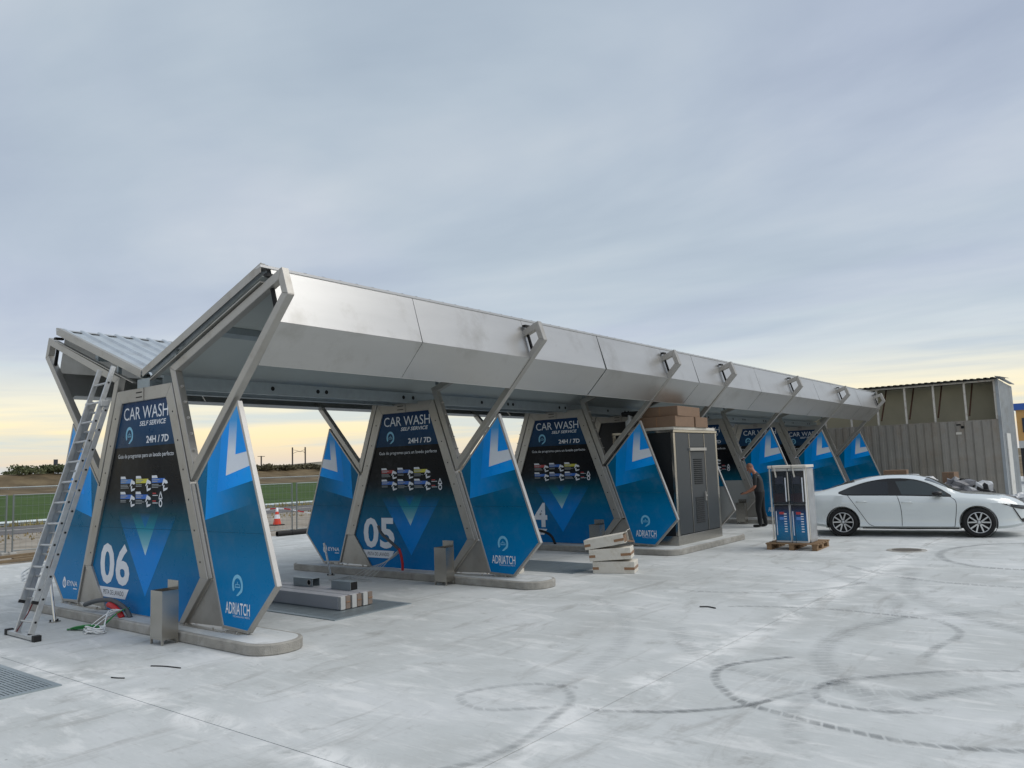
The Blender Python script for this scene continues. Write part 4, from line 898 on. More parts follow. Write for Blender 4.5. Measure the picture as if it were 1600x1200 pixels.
def cardboard(loc, size, rz, label, m='card', name='cardboard_box', tape=True, open_top=False, tilt=(0, 0), grp='cardboard boxes on the cabinet'):
    b = empty(name, loc, rz, label, 'box', grp); b.rotation_euler = (tilt[0], tilt[1], rz); sx, sy, sz = size
    MB().box((0, 0, sz/2), size).build('carton', M[m], b, bevel=.006)
    if tape:
        MB().box((0, -sy/2-.001, sz*.52), (sx*.001+.02, .002, sz*.9)).build('edge_fold', M['tape'], b)
    MB().box((0, 0, sz+.0006), (sx*.98, .05, .0015)).build('tape', M['tape'], b)
    return b
zc = .1235+CH+.126
cardboard((2.40, 10.75, zc), (.9, 1.0, .235), .03, 'larger flat brown cardboard box, lowest at the near end of the cabinet top')
cardboard((2.46, 11.62, zc), (.8, .62, .235), -.02, 'small brown cardboard box beside the larger one on the cabinet top')
cardboard((2.42, 10.98, zc+.2375), (.85, 1.3, .22), .06, 'long brown cardboard box lying on top of the two others')
pu = empty('dosing_pump', (1.7, 10.35, zc-.125), 0, 'white pipes and black valve unit behind the cardboard boxes under the canopy', 'pump')
MB().lathe([(0, 0), (.09, 0), (.09, .32), (.05, .36), (.05, .46), (0, .46)], (0, 0, 0), n=14).build('filter_housing', M['white_pvc'], pu, smooth=True); MB().lathe([(0, 0), (.07, 0), (.07, .28), (.04, .32), (0, .4)], (.28, .2, 0), n=14).build('filter_housing', M['white_pvc'], pu, smooth=True)
MB().box((.02, .1, .48), (.45, .3, .1)).build('valve_block', M['black'], pu, bevel=.02); MB().path([(-.1, 0, 0), (-.1, 0, .3), (-.1, .3, .4), (-.1, .9, .4)], .025, 8).build('pipe', M['white_pvc'], pu)

# ================================================================== pallet with two wrapped machines
pal = empty('wooden_pallet', (4.84, 11.68, 0), rad(3), 'worn wooden pallet under the two wrapped machines', 'pallet')
for j, yy in enumerate((-.44, -.22, 0, .22, .44)): MB().box((0, yy, .131), (1.06, .1 if j % 2 else .14, .02)).build('deck_board', M['wood'], pal, bevel=.003)
for xx in (-.46, 0, .46): MB().box((xx, 0, .111), (.11, 1.0, .02)).build('stringer_board', M['wood'], pal); MB().box((xx, 0, .011), (.1, 1.0, .022)).build('bottom_board', M['wood'], pal)
for xx in (-.46, 0, .46):
    for yy in (-.43, 0, .43): MB().box((xx, yy, .0615), (.1, .13, .078)).build('block', M['wood'], pal, bevel=.004)
film = mat('stretch_film', (205, 210, 214), .12, 0, trans=0, alpha=.035, spec=.3); blk = mat('machine_black', (16, 16, 19), .12, 0, spec=.6); scr = mat('machine_screen', (44, 26, 24), .08)
prn = grad('machine_print', 2, .0, .78, [(0, (8, 108, 150)), (.35, (14, 112, 160)), (.65, (30, 84, 140)), (.9, (24, 30, 52)), (1, (14, 14, 18))])
def machine(x, label):
    u = empty('payment_machine', (x, 11.56, .1415), rad(3), label, 'machine', 'wrapped machines on the pallet'); w, d_, h_ = .33, .42, 1.54
    MB().box((0, 0, h_/2), (w, d_, h_)).build('casing', M['white_pvc'], u, bevel=.01)
    f = -d_/2
    MB().box((0, f-.018, 1.14), (w-.01, .036, .70)).build('head_panel', blk, u, bevel=.008); MB().box((0, f-.038, .93), (w-.08, .004, .18)).build('display', scr, u); MB().box((.0, f-.038, 1.30), (.17, .004, .16)).build('upper_display', mat('machine_dim', (34, 38, 52), .2), u)
    MB().box((.125, f-.041, 1.1), (.022, .01, .5)).build('light_strip', M['white_print'], u); MB().box((0, f-.005, .41), (w-.03, .01, .74)).build('front_print', prn, u)
    for j in range(8): o = MB().box((.07, f-.0125, .23+.052*j), (.055, .005, .02)).build('print_arrow', M['white_print'], u)
    MB().box((-.115, f-.0125, .40), (.016, .005, .5)).build('print_stripe', M['white_print'], u); MB().box((.0, f-.0125, .61), (.1, .005, .05)).build('print_picture', M['ic_red'], u); MB().box((.0, f-.0125, .5), (.1, .005, .06)).build('print_picture', M['ic_blue2'], u)
    return u
machine(4.65, 'left of the two wrapped machines with black head and blue front'); machine(5.0, 'right of the two wrapped machines with black head and blue front')
# foam corner posts, lid and film shared by both machines: one wrapping
wr = empty('pallet_wrapping', (4.83, 11.60, .1415), rad(3), 'white carton lid, corner posts and clear film wrapped round both machines', 'wrapping')
MB().box((0, -.02, 1.578), (.80, .62, .06)).build('carton_lid', M['whitecard'], wr, bevel=.01)
MB().box((.362, .06, .77), (.03, .46, 1.53)).build('side_sheet', mat('foil_sheet', (170, 172, 174), .35, .3, .2, 6), wr, bevel=.006)
for xx in (-.37, .0, .375): MB().box((xx, -.278, 1.17 if xx == 0 else .8), (.022, .03, .6 if xx == 0 else 1.48)).build('corner_post', M['whitecard'], wr)
for xx in (-.26, .12): MB().bar((xx, -.325, 1.60), (xx+.03, -.325, 1.36), .03, .006, (0, 1, 0)).build('tape_strip', M['whitecard'], wr)
for xx in (-.3, .1): MB().path([(xx, -.337, 1.61), (xx, -.337, .0)], .005, 5).build('strap', M['black'], wr)
fl = MB(); P = rr_poly(-.405, .41, -.345, .32, .04, 3); k = len(P)
for j in range(13):
    z = .02+1.53*j/12; fl.v += [(x+random.uniform(-.006, .006), y+random.uniform(-.006, .006), z) for x, y in P]
fl.f = [(j*k+i, j*k+(i+1) % k, (j+1)*k+(i+1) % k, (j+1)*k+i) for j in range(12) for i in range(k)]; fl.build('film', film, wr)

# ================================================================== stainless bins on the islands
def bin_(loc, label):
    b = empty('steel_bin', loc, 0, label, 'bin', 'stainless bins beside the dividers'); w, d_, h_ = .27, .20, .56
    s = MB(); t = .004; z0 = .06
    for sx in (-1, 1): s.box((sx*(w/2-t/2), 0, z0+h_/2), (t, d_, h_))
    for sy in (-1, 1): s.box((0, sy*(d_/2-t/2), z0+h_/2), (w-2*t, t, h_))
    s.box((0, 0, z0+.01), (w-2*t, d_-2*t, .01)); s.build('casing', M['stainless'], b)
    MB().box((0, d_/2+.006, z0+h_/2+.05), (w*.9, .008, h_+.1)).build('back_plate', M['stainless'], b)
    MB().box((0, 0, z0+h_-.05), (w-.012, d_-.012, .01)).build('liner', M['black'], b)
    for sx in (-1, 1):
        for sy in (-1, 1): MB().box((sx*(w/2-.012), sy*(d_/2-.012), .03), (.022, .022, .06)).build('foot', M['stainless'], b)
    return b
bin_((1.37, -.39, 0), 'stainless bin at the kerb of the nearest divider'); bin_((1.31, YK[1]-.42, 0), 'stainless bin at the kerb of divider 05')
bin_((1.36, YK[2]-.55, 0), 'stainless bin half hidden behind the white cartons'); bin_((1.36, YK[4]-.45, 0), 'stainless bin just left of the standing man')

# ================================================================== ladder against the first divider
lad = empty('extension_ladder', (-.64, -1.17, 0), 0, 'two-section aluminium ladder leaning on the nearest divider', 'ladder')
top = Vector((-.12, 1.08, 3.45)); du = top.normalized(); LL = top.length; nx = Vector((1, 0, 0)); nx = (nx-du*nx.dot(du)).normalized(); nb = nx.cross(du)   # nb points to the camera side/up
if nb.y > 0: nb = -nb
def lp(a, t, b): return nx*a+du*t+nb*b
for sec, (t0, t1, off) in enumerate(((.03, 3.2, 0.), (.42, LL+.05, .072))):
    for a in (-.215, .215):
        aa = a*(1 if sec == 0 else .93)
        MB().bar(lp(aa, t0, off), lp(aa, t1, off), .026, .066, nb).build('rail', M['alu'], lad, bevel=.003); MB().bar(lp(aa, t0-.01, off), lp(aa, t0+.03, off), .032, .072, nb).build('rail_cap', M['black'], lad)
    n = int((t1-t0)/.283)
    for j in range(n):
        t = t0+.17+.283*j
        MB().cyl(lp(-.205*(1 if sec == 0 else .93), t, off), lp(.205*(1 if sec == 0 else .93), t, off), .0155, 8).build('rung', M['alu'], lad)
        for a in (-1, 1):
            x_ = a*(.229 if sec == 0 else .2145); MB().cyl(lp(x_-a*.002, t, off), lp(x_+a*.004, t, off), .015, 8).build('rung_plug', M['black'], lad)
MB().box((0, 0, .035), (.86, .075, .05)).build('stabiliser_bar', M['alu'], lad, bevel=.004)
for a in (-1, 1): MB().box((a*.43, 0, .037), (.075, .09, .074)).build('rubber_foot', M['black'], lad, bevel=.006)
for a in (-1, 1): MB().box(tuple(lp(a*.215, 3.12, .045)), (.06, .1, .09)).build('guide_bracket', M['alu'], lad, bevel=.006)
MB().path([tuple(lp(-.19, .05, .02)), tuple(lp(-.15, .3, -.03)), tuple(lp(-.08, .7, -.05)), tuple(lp(.02, 1.1, -.06)), tuple(lp(.05, 1.3, -.05))], .008, 6).build('red_rope', mat('dark_red_rope', (112, 26, 34), .8), lad)

# ================================================================== poles, hoses and cables
def lean_pole(loc, tipv, label):
    p_ = empty('stainless_pole', loc, 0, label, 'pole', 'stainless hoop posts'); MB().cyl((0, 0, .012), tipv, .021, 12).build('tube', mat('polished_tube', (200, 200, 198), .12, 1), p_, smooth=False)
    MB().lathe([(0, .0), (.075, 0), (.075, .012), (0, .012)], (0, 0, 0), n=18).build('foot_plate', M['stainless'], p_)
    for a in range(3): MB().cyl((.055*math.cos(a*2.1), .055*math.sin(a*2.1), .012), (.055*math.cos(a*2.1), .055*math.sin(a*2.1), .035), .012, 6).build('bolt', M['black'], p_)
    return p_
lean_pole((-1.45, -.47, 0), (-.14, -.03, .66), 'short polished steel post standing behind the foot of the ladder')
lean_pole((-1.56, 4.43, 0), (-.17, -.02, .60), 'short leaning polished steel post in front of divider 05')
hp = empty('wall_hose_loop', (-3.3, .5, 0), 0, 'white looped hose hanging left of the ladder', 'hose'); 
for j in range(3): MB().path(sm([(-.5+.02*j, -.1, .62-.07*j), (-.62, -.3, .58-.06*j), (-.55, -.5, .5-.06*j), (-.3, -.62, .48-.05*j), (-.1, -.55, .5-.05*j), (.05, -.4, .55), (.2, -.36, .13)], 0, 6), .012, 6).build('hose_turn', M['white_pvc'], hp)
conduit = empty('conduit_bend', (-.35, -.02, .12), 0, 'thick grey and red conduit bend coming out of the nearest island', 'conduit')
MB().path(sm([(.30, -.08, 0), (.22, -.10, .1), (.05, -.12, .17), (-.2, -.13, .20), (-.55, -.14, .16), (-.85, -.16, .09)], 0, 8), .032, 10).build('grey_conduit', M['greyhose'], conduit, smooth=True)
MB().path(sm([(.20, -.14, 0), (.13, -.155, .08), (.0, -.165, .13), (-.12, -.17, .15)], 0, 8), .038, 10).build('red_conduit', M['red'], conduit, smooth=True)
def coil(name, loc, m_, n, rad_, label, lift, seed, fan=None):
    r_ = random.Random(seed); c = empty(name, loc, 0, label, 'cable'); 
    for j in range(n):
        a0 = r_.uniform(0, 6); R = rad_*r_.uniform(.6, 1.1); pts = []
        for q in range(14):
            a = a0+q*.42; pts.append((R*math.cos(a)*1.35+r_.uniform(-.02, .02), R*math.sin(a)*.6+r_.uniform(-.02, .02), .008+.012*j*.6+.012*abs(math.sin(a*1.3+j))))
        if fan and j < 4: pts += [(fan[0]*.5, fan[1]*.5, fan[2]*.8+.02*j), (fan[0]+.02*j, fan[1], fan[2])]
        MB().path(sm(pts, 0, 4), .007, 5).build('cable', m_, c, smooth=True)
    return c
coil('white_cable_coil', (-.12, -.52, 0), M['white_pvc'], 9, .15, 'loose coil of white cable on the concrete by the nearest island', .0, 2, (-.05, .36, .22))
gc = empty('green_cable_bundle', (-.30, -.50, 0), 0, 'bundle of bright green cables beside the white coil', 'cable')
for j in range(12):
    o_ = random.uniform(-.05, .05); MB().path(sm([(-.32+random.uniform(-.04, .06), -.12+o_, .012), (-.15, -.07+o_*.8, .025+.01*(j % 4)), (.05, .0+o_*.6, .04+.012*(j % 4)), (.16, .06+o_*.4, .05)]+([(.2, .25, .2), (.18, .42, .24)] if j < 3 else []), 0, 6), .008, 5).build('cable', M['green'], gc, smooth=True)
cb = empty('grey_cable_fan', (-.42, 4.42, 0), 0, 'grey cables falling from a red sleeve to the ground before divider 05', 'cable')
for j in range(5):
    MB().path(sm([(.36, .36, .50-.015*j), (.31-.05*j, .24+.01*j, .40-.03*j), (.2-.09*j, .05, .18), (.06-.09*j, -.1-.03*j, .03), (-.2-.08*j, -.26+.05*j, .012), (-.5-.04*j, -.30+.09*j, .012), (-.62+.07*j, -.46, .012), (-.2+.12*j, -.52+.07*j, .012)], 0, 7), .0055, 5).build('cable', mat('grey_cable', (176, 178, 176), .5), cb, smooth=True)
MB().path(sm([(.40, .40, .12), (.42, .38, .25), (.41, .36, .40), (.38, .34, .52)], 0, 6), .024, 10).build('red_sleeve', M['red'], cb, smooth=True); MB().path(sm([(.38, .35, .5), (.2, .33, .62), (-.05, .32, .78), (-.14, .32, .92)], 0, 6), .028, 10).build('black_conduit', M['greyhose'], cb, smooth=True)
bc = empty('black_hose_bend', (-.3, YK[2]-.3, .12), 0, 'black hose arching out of the island below the number 4', 'hose'); MB().path(sm([(.3, .1, 0), (.22, .05, .2), (0, 0, .3), (-.35, -.02, .33), (-.6, -.05, .28)], 0, 7), .03, 9).build('hose', M['black'], bc, smooth=True); MB().path(sm([(-.6, -.05, .2), (-.55, -.3, -.1), (-.3, -.4, -.105), (-.1, -.45, -.1)], 0, 7), .012, 6).build('blue_cable', mat('blue_cable', (40, 90, 150), .5), bc)
# offcuts on the slab
def offcut(pts, r_, label, m_='black'): o = MB().path(sm([(x, y, .006) for x, y in pts], 0, 4), r_, 5).build('cable_offcut', M[m_]); tag(o, label, 'offcut', 'offcuts lying on the concrete')
offcut([(2.35, -1.05), (2.5, -.98), (2.72, -.93)], .007, 'short dark cable offcut on the concrete before the nearest bin'); offcut([(2.45, -1.5), (2.52, -1.48), (2.6, -1.44)], .006, 'tiny curled offcut left of the floor joint crossing'); offcut([(5.9, 4.5), (6.0, 4.55), (6.12, 4.5)], .012, 'dark scrap lying far out on the open concrete'); offcut([(5.9, -2.05), (6.1, -2.02), (6.2, -2.1), (6.4, -2.1)], .006, 'thin wire offcut at the lower edge of the picture')

# ================================================================== packages in the second bay
def pack(y, label, L0=-.75, L1=1.69):
    p_ = empty('long_package', (0, y, .016), 0, label, 'package', 'long wrapped packages on the grating'); w = .178
    MB().box(((L0+L1)/2-.03, 0, .093), (L1-L0-.06, w, .185)).build('wrapped_profile', mat('grey_wrap', (168, 168, 172), .5, 0, .05, 3), p_, bevel=.006)
    MB().box((L1-.028, -.045, .0925), (.055, w*.48, .18)).build('white_end', mat('pack_end', (176, 176, 174), .6), p_, bevel=.004); e = MB().box((L1-.028, .047, .0925), (.05, w*.46, .176)).build('brown_end', mat('pack_brown', (122, 108, 98), .7), p_, bevel=.004); MB().box((L1+.0, .047, .1), (.006, w*.44, .012)).build('tape', M['tape'], p_)
for y, t in ((2.08, 'nearest of the three long grey packages on the grating'), (2.285, 'middle one of the three long grey packages'), (2.49, 'farthest of the three long grey packages')): pack(y, t)
def duct(x, y, L_, hole, label):
    d_ = empty('galvanised_box', (x, y, .2025), .03, label, 'metal box', 'galvanised boxes on the packages'); s = MB(); h_, w, t = .125, .14, .004
    s.box((0, 0, h_-t/2), (L_, w, t)); s.box((0, 0, t/2), (L_, w, t)); s.box((0, -w/2+t/2, h_/2), (L_, t, h_-2*t)); s.box((0, w/2-t/2, h_/2), (L_, t, h_-2*t)); s.box((-L_/2+t/2, 0, h_/2), (t, w-2*t, h_-2*t))
    s.build('sleeve', M['galv'], d_)
    if hole: MB().lathe([(0, 0), (.038, 0), (.038, .003)], (.15, -w/2-.001, .066), 'Y', 16).build('round_hole', M['blacksteel'], d_); MB().lathe([(.038, 0), (.05, 0), (.05, .004), (.038, .004)], (.15, -w/2-.0015, .066), 'Y', 16).build('hole_rim', M['steel_light'], d_)
    else: MB().box((L_/2-.004, 0, h_/2), (.003, w-.012, h_-.012)).build('open_end', M['blacksteel'], d_)
duct(.29, 2.47, .46, True, 'galvanised metal box with a round hole on the packages'); duct(1.18, 2.48, .42, False, 'galvanised metal box with an open dark end on the packages')

# ================================================================== white cartons by the grating
def carton(loc, rz, size, label, tilt, lidopen=False):
    b = empty('white_carton', loc, 0, label, 'box', 'stacked white cartons'); b.rotation_euler = (tilt[0], tilt[1], rz); sx, sy, sz = size
    if not lidopen: MB().box((0, 0, sz/2), size).build('carton', M['whitecard'], b, bevel=.006)
    else:
        s = MB(); t = .006; s.box((0, 0, t/2), (sx, sy, t)); s.box((0, 0, sz-t/2), (sx, sy, t)); s.box((0, -sy/2+t/2, sz/2), (sx, t, sz-2*t)); s.box((0, sy/2-t/2, sz/2), (sx, t, sz-2*t)); s.box((-sx/2+t/2, 0, sz/2), (t, sy-2*t, sz-2*t)); s.build('carton', M['whitecard'], b)
        MB().box((.05, -.02, sz*.45), (sx*.8, sy*.8, sz*.75)).build('contents', M['card'], b)
        MB().bar((sx/2, -sy*.2, sz), (sx/2+.1, -sy*.2, sz+.05), sy*.55, .005).build('flap', M['whitecard'], b); MB().bar((sx/2, sy*.25, .01), (sx/2+.1, sy*.25, -.02), sy*.45, .005).build('flap', M['card'], b)
    for xx, w in ((-sx/2+.055, .11), (sx/2-.09, .18)): MB().box((xx, -sy/2-.0015, sz*.42), (w, .003, .045)).build('tape', M['tape'], b)
    if not lidopen: MB().box((sx/2+.0015, 0, sz*.45), (.003, sy*.96, .045)).build('tape', M['tape'], b)
az = math.atan2(.26, .69)
carton((3.16, 6.98, 0), az, (.74, .44, .205), 'lowest white carton of the leaning stack', (0, 0)); carton((3.11, 6.96, .23), az+.04, (.74, .46, .20), 'middle white carton of the leaning stack', (0, -.06)); carton((3.03, 6.95, .462), az-.02, (.72, .46, .17), 'topmost white carton, tilted with an open flap', (0, -.17), True)
carton((1.55, 6.1, 0), .2, (.3, .22, .24), 'small white carton standing behind the wing of divider 05', (0, 0))

# ================================================================== heap of packaging by the shed
hpz = empty('packaging_heap', (5.75, 22.6, 0), 0, 'heap of crumpled plastic film and scraps behind the car bonnet', 'rubbish heap')
def crumple(c, r, m_, nm_, seed):
    bm = bmesh.new(); bmesh.ops.create_icosphere(bm, subdivisions=3, radius=1); R_ = random.Random(seed); ph = [R_.uniform(0, 6) for _ in range(9)]
    for v in bm.verts:
        p_ = v.co; k = 1+.18*math.sin(5*p_.x+ph[0])*math.sin(4*p_.y+ph[1])+.13*math.sin(11*p_.z+ph[2]+3*p_.x)+.10*math.sin(17*p_.y+ph[3])+R_.uniform(-.09, .09); v.co = Vector((c[0]+p_.x*k*r[0], c[1]+p_.y*k*r[1], max(.01, c[2]+p_.z*k*r[2])))
    me = bpy.data.meshes.new(nm_); bm.to_mesh(me); bm.free(); me.materials.append(m_); return link(nm_, me, hpz)
pf = mat('crumpled_film', (176, 178, 180), .25, 0, .2, 5); gf = mat('grey_bag', (104, 104, 108), .35, 0, .3, 6)
for j, (c, r, m_) in enumerate((((.4, 0, .4), (.8, .6, .45), pf), ((.9, .2, .45), (.55, .5, .5), pf), ((.75, -.1, .86), (.26, .25, .22), M['black']), ((-.6, .2, .55), (.6, .5, .62), pf), ((1.2, .1, .45), (.3, .4, .42), M['black']), ((.55, -.2, .7), (.5, .35, .35), gf), ((1.7, 0, .3), (.5, .4, .3), gf), ((-.9, .1, .5), (.4, .4, .4), gf), ((2.1, .0, .45), (.22, .3, .14), pf))): crumple(c, r, m_, 'crumpled_sheet', 20+j)
cardboard((4.35, 23.4, 0), (.7, .6, 1.36), .1, 'tall brown cardboard box at the left of the packaging heap', grp='boxes by the packaging heap'); cardboard((5.98, 23.25, 0), (.36, .4, 1.26), -.2, 'brown cardboard box standing upright in the packaging heap', grp='boxes by the packaging heap')

# ================================================================== the man
def skin_mesh(name, joints, edges, root):
    me = bpy.data.meshes.new(name); me.from_pydata([j[0] for j in joints], edges, []); o = bpy.data.objects.new(name, me); COL.objects.link(o)
    md = o.modifiers.new('skin', 'SKIN'); md.use_smooth_shade = True; sv = me.skin_vertices[0].data
    for i, j in enumerate(joints):
        r_ = j[1]; sv[i].radius = (r_, r_) if not isinstance(r_, tuple) else r_; sv[i].use_root = i == root
    sb = o.modifiers.new('sub', 'SUBSURF'); sb.levels = 2; sb.render_levels = 2
    bpy.context.view_layer.update(); m2 = bpy.data.meshes.new_from_object(o.evaluated_get(bpy.context.evaluated_depsgraph_get())); bpy.data.objects.remove(o, do_unlink=True); bpy.data.meshes.remove(me); m2.name = name; return m2
def make_man():
    # local frame: faces -x, z up; y to his left is -y
    man = empty('person', (2.26, 16.45, 0), rad(8), 'man in dark t-shirt and black trousers, head bowed over his hands', 'person')
    J = []; E = []
    def j(p, r, frm=None):
        J.append((p, r)); i = len(J)-1
        if frm is not None: E.append((frm, i))
        return i
    pel = j((0.02, 0, .95), (.17, .145)); sp1 = j((.0, 0, 1.10), (.165, .145), pel); sp2 = j((-.01, 0, 1.26), (.175, .145), sp1); chest = j((-.04, 0, 1.40), (.16, .11), sp2); nk = j((-.09, 0, 1.51), .062, chest); nk2 = j((-.135, 0, 1.565), .058, nk)
    hd = j((-.185, 0, 1.615), (.085, .092), nk2); hd2 = j((-.225, 0, 1.66), (.078, .09), hd); 
    arms = []
    for s in (-1, 1):
        sh = j((-.045, s*.165, 1.42), .068, chest); sh2 = j((-.04, s*.215, 1.37), .062, sh); el = j((-.06, s*.235, 1.12), .046, sh2); fm = j((-.20, s*.19, 1.03), .04, el); wr_ = j((-.335, s*.13, .965), .029, fm); pm = j((-.385, s*.10, .95), (.024, .036), wr_); pm2 = j((-.42, s*.085, .94), (.02, .036), pm)
        for q, (dy, ln) in enumerate(((-.030, .07), (-.010, .08), (.010, .076), (.028, .06))):
            a = j((-.435, s*.085+dy, .936), .0095, pm2); b = j((-.435-ln*.5, s*.07+dy, .925), .0088, a); j((-.435-ln*.75, s*.055+dy, .90), .008, b)
        t1 = j((-.39, s*.06, .962), .0105, pm); j((-.425, s*.035, .968), .0095, t1); arms.append((el, wr_))
        hp_ = j((.02, s*.095, .88), .112, pel); kn = j((-.0+.03*s, s*.12, .50), .082, hp_); cf = j((.03+.03*s, s*.125, .34), .075, kn); an = j((.05+.05*s, s*.13, .095), .06, cf); hl = j((.06+.05*s, s*.13, .045), .042, an); bl = j((-.08+.05*s, s*.14, .04), .042, hl); j((-.15+.05*s, s*.145, .035), .034, bl)
    me = skin_mesh('body', J, E, pel)
    skin_ = mat('skin', (172, 118, 94), .55, 0, .06, 12); shirt = mat('dark_tshirt', (44, 46, 48), .85, 0, .12, 9, .2, 60); trou = mat('black_trousers', (24, 25, 27), .9, 0, .12, 9, .2, 60); shoe = mat('dark_shoes', (30, 27, 25), .6)
    for m_ in (skin_, shirt, trou, shoe): me.materials.append(m_)
    for p_ in me.polygons:
        c = p_.center; p_.use_smooth = True
        arm = abs(c.y) > .17+.02 or c.x < -.19
        if c.z > 1.475+(.0 if c.x > -.05 else -.0) and c.x < -.035: k = 0
        elif c.z > 1.165 and c.z <= 1.56: k = 1
        elif c.z < .075: k = 3
        elif c.z < .985 and c.x > -.18: k = 2
        elif c.z > .9 and (c.x < -.15 or abs(c.y) > .175): k = 0
        else: k = 1 if c.z > .985 else 2
        p_.material_index = k
    link('body', me, man)
    R_ = Matrix.Rotation(rad(-38), 3, 'Y')
    def H(v): return Vector((-.205, 0, 1.635))+R_@Vector(v)     # head frame: -x is the face
    def blob(nm_, c, r, m_):
        bm = bmesh.new(); bmesh.ops.create_uvsphere(bm, u_segments=12, v_segments=8, radius=1)
        for v in bm.verts: v.co = H((c[0]+v.co.x*r[0], c[1]+v.co.y*r[1], c[2]+v.co.z*r[2]))
        m2 = bpy.data.meshes.new(nm_); bm.to_mesh(m2); bm.free(); m2.materials.append(m_)
        for p_ in m2.polygons: p_.use_smooth = True
        link(nm_, m2, man)
    blob('skull', (.012, 0, .028), (.098, .078, .112), skin_); blob('hair', (.026, 0, .045), (.094, .0805, .103), mat('grey_stubble', (138, 100, 82), .8))
    blob('nose', (-.098, 0, .005), (.018, .014, .026), skin_)
    for s in (-1, 1): blob('ear', (.008, s*.08, .005), (.022, .012, .034), skin_); blob('eye', (-.082, s*.032, .028), (.010, .013, .008), M['blacksteel'])
    blob('mouth', (-.088, 0, -.048), (.008, .024, .006), mat('lips', (140, 84, 76), .6)); blob('chin', (-.062, 0, -.075), (.034, .038, .028), skin_)
    MB().box((.03, -.13, 1.43), (.05, .05, .004)).build('sleeve_badge', M['white_print'], man)
    ph = MB().box((0, 0, 0), (.10, .065, .014), rot=Matrix.Rotation(rad(-25), 3, 'Y')).build('phone', M['black']); ph.location = Vector((2.26, 16.45, 0))+Matrix.Rotation(rad(8), 3, 'Z')@Vector((-.48, 0, .945)); tag(ph, 'small dark gadget held in the hands of the man', 'phone')
make_man()

# ================================================================== edge of the yard and beyond
M['fence'] = mat('fence_zinc', (128, 134, 136), .5, .6, .1, 6)
def fence_panel(a, b, h, label):
    a, b = Vector(a), Vector(b); f = empty('site_fence_panel', (a.x, a.y, -.04), math.atan2(b.y-a.y, b.x-a.x), label, 'fence', 'temporary mesh fence panels'); L_ = (b-a).length
    for x in (.04, L_-.04): MB().cyl((x, 0, 0), (x, 0, h), .021, 8).build('post', M['fence'], f)
    for z in (.12, h-.02): MB().cyl((.04, 0, z), (L_-.04, 0, z), .016, 6).build('rail', M['fence'], f)
    w = MB(); n = int(L_/.14)
    for i in range(n): x = .08+(L_-.16)*i/(n-1); w.box((x, 0, h/2+.05), (.004, .004, h-.18))
    for i in range(7): w.box((L_/2, .006, .2+i*(h-.3)/6), (L_-.1, .005, .005))
    o = w.build('mesh_infill', M['fence'], f); o['kind'] = 'stuff'
    for x in (.04, L_-.04): MB().box((x, 0, .03), (.22, .55, .1)).build('foot_block', M['concrete_kerb'], f, bevel=.02)
    return f
p0 = Vector((-14.3, 3.42, 0)); dv_ = Vector((2.32, 7.83, 0)).normalized(); S_ = 4.09
for i, t in ((-1, 'mesh fence panel at the left edge of the picture'), (0, 'mesh fence panel seen just left of the ladder'), (1, 'mesh fence panel seen between the first two dividers, left of the post'), (2, 'mesh fence panel running behind divider 05')):
    fence_panel(p0+dv_*(S_*i+.04), p0+dv_*(S_*(i+1)-.04), 1.68, t)
for (a, b, t) in (((-12.2, 1.4), (-12.9, 4.6), 'long timber plank lying at the slab edge, upper one'), ((-11.0, 1.0), (-11.3, 4.6), 'long timber plank lying at the slab edge, lower one'), ((-11.7, 2.6), (-11.8, 4.0), 'short timber plank between the two long ones')):
    o = MB().bar((a[0], a[1], .07), (b[0], b[1], .07), .11, .07).build('timber_plank', M['plank'], bevel=.006); tag(o, t, 'plank', 'planks at the slab edge')
dp = empty('drain_pipe', (-10.75, 9.7, .08), rad(84), 'black plastic pipe lying at the slab edge near divider 05', 'pipe'); MB().lathe([(.075, 0), (.085, 0), (.085, .5), (.095, .5), (.095, .62), (.085, .62), (.085, 2.4), (.075, 2.4), (.075, 0)], (0, 0, 0), 'X', 14).build('pipe', M['black'], dp, smooth=False)
cn = empty('traffic_cone', (-16.0, 13.4, -.04), 0, 'orange and white traffic cone beyond the fence', 'cone'); og = mat('cone_orange', (214, 62, 34), .5)
MB().box((0, 0, .02), (.42, .42, .04)).build('base', M['black'], cn, bevel=.01); MB().lathe([(.16, .04), (.115, .26)], (0, 0, 0), n=16).build('lower_cone', og, cn, smooth=True); MB().lathe([(.115, .26), (.085, .42)], (0, 0, 0), n=16).build('white_sleeve', M['white_print'], cn, smooth=True); MB().lathe([(.085, .42), (.06, .53)], (0, 0, 0), n=16).build('upper_cone', og, cn, smooth=True); MB().lathe([(.06, .53), (.04, .68), (0, .68)], (0, 0, 0), n=16).build('white_tip', M['white_print'], cn, smooth=True)
tp = empty('barrier_tape', (-16.0, 13.4, 0), 0, 'red and white barrier tape strung from the cone', 'tape')
P = sm([(-1.6, -2.2, .35), (-.8, -1.1, .42), (0, 0, .62), (.8, 1.0, .38), (1.5, 2.0, .28), (1.9, 2.6, .18), (2.2, 3.2, .2), (1.6, 2.0, .7), (1.3, 2.2, .62)], 0, 5)
for i in range(len(P)-1): MB().bar(P[i], P[i+1], .006, .045).build('tape_stripe', M['red'] if i % 2 else M['white_print'], tp)
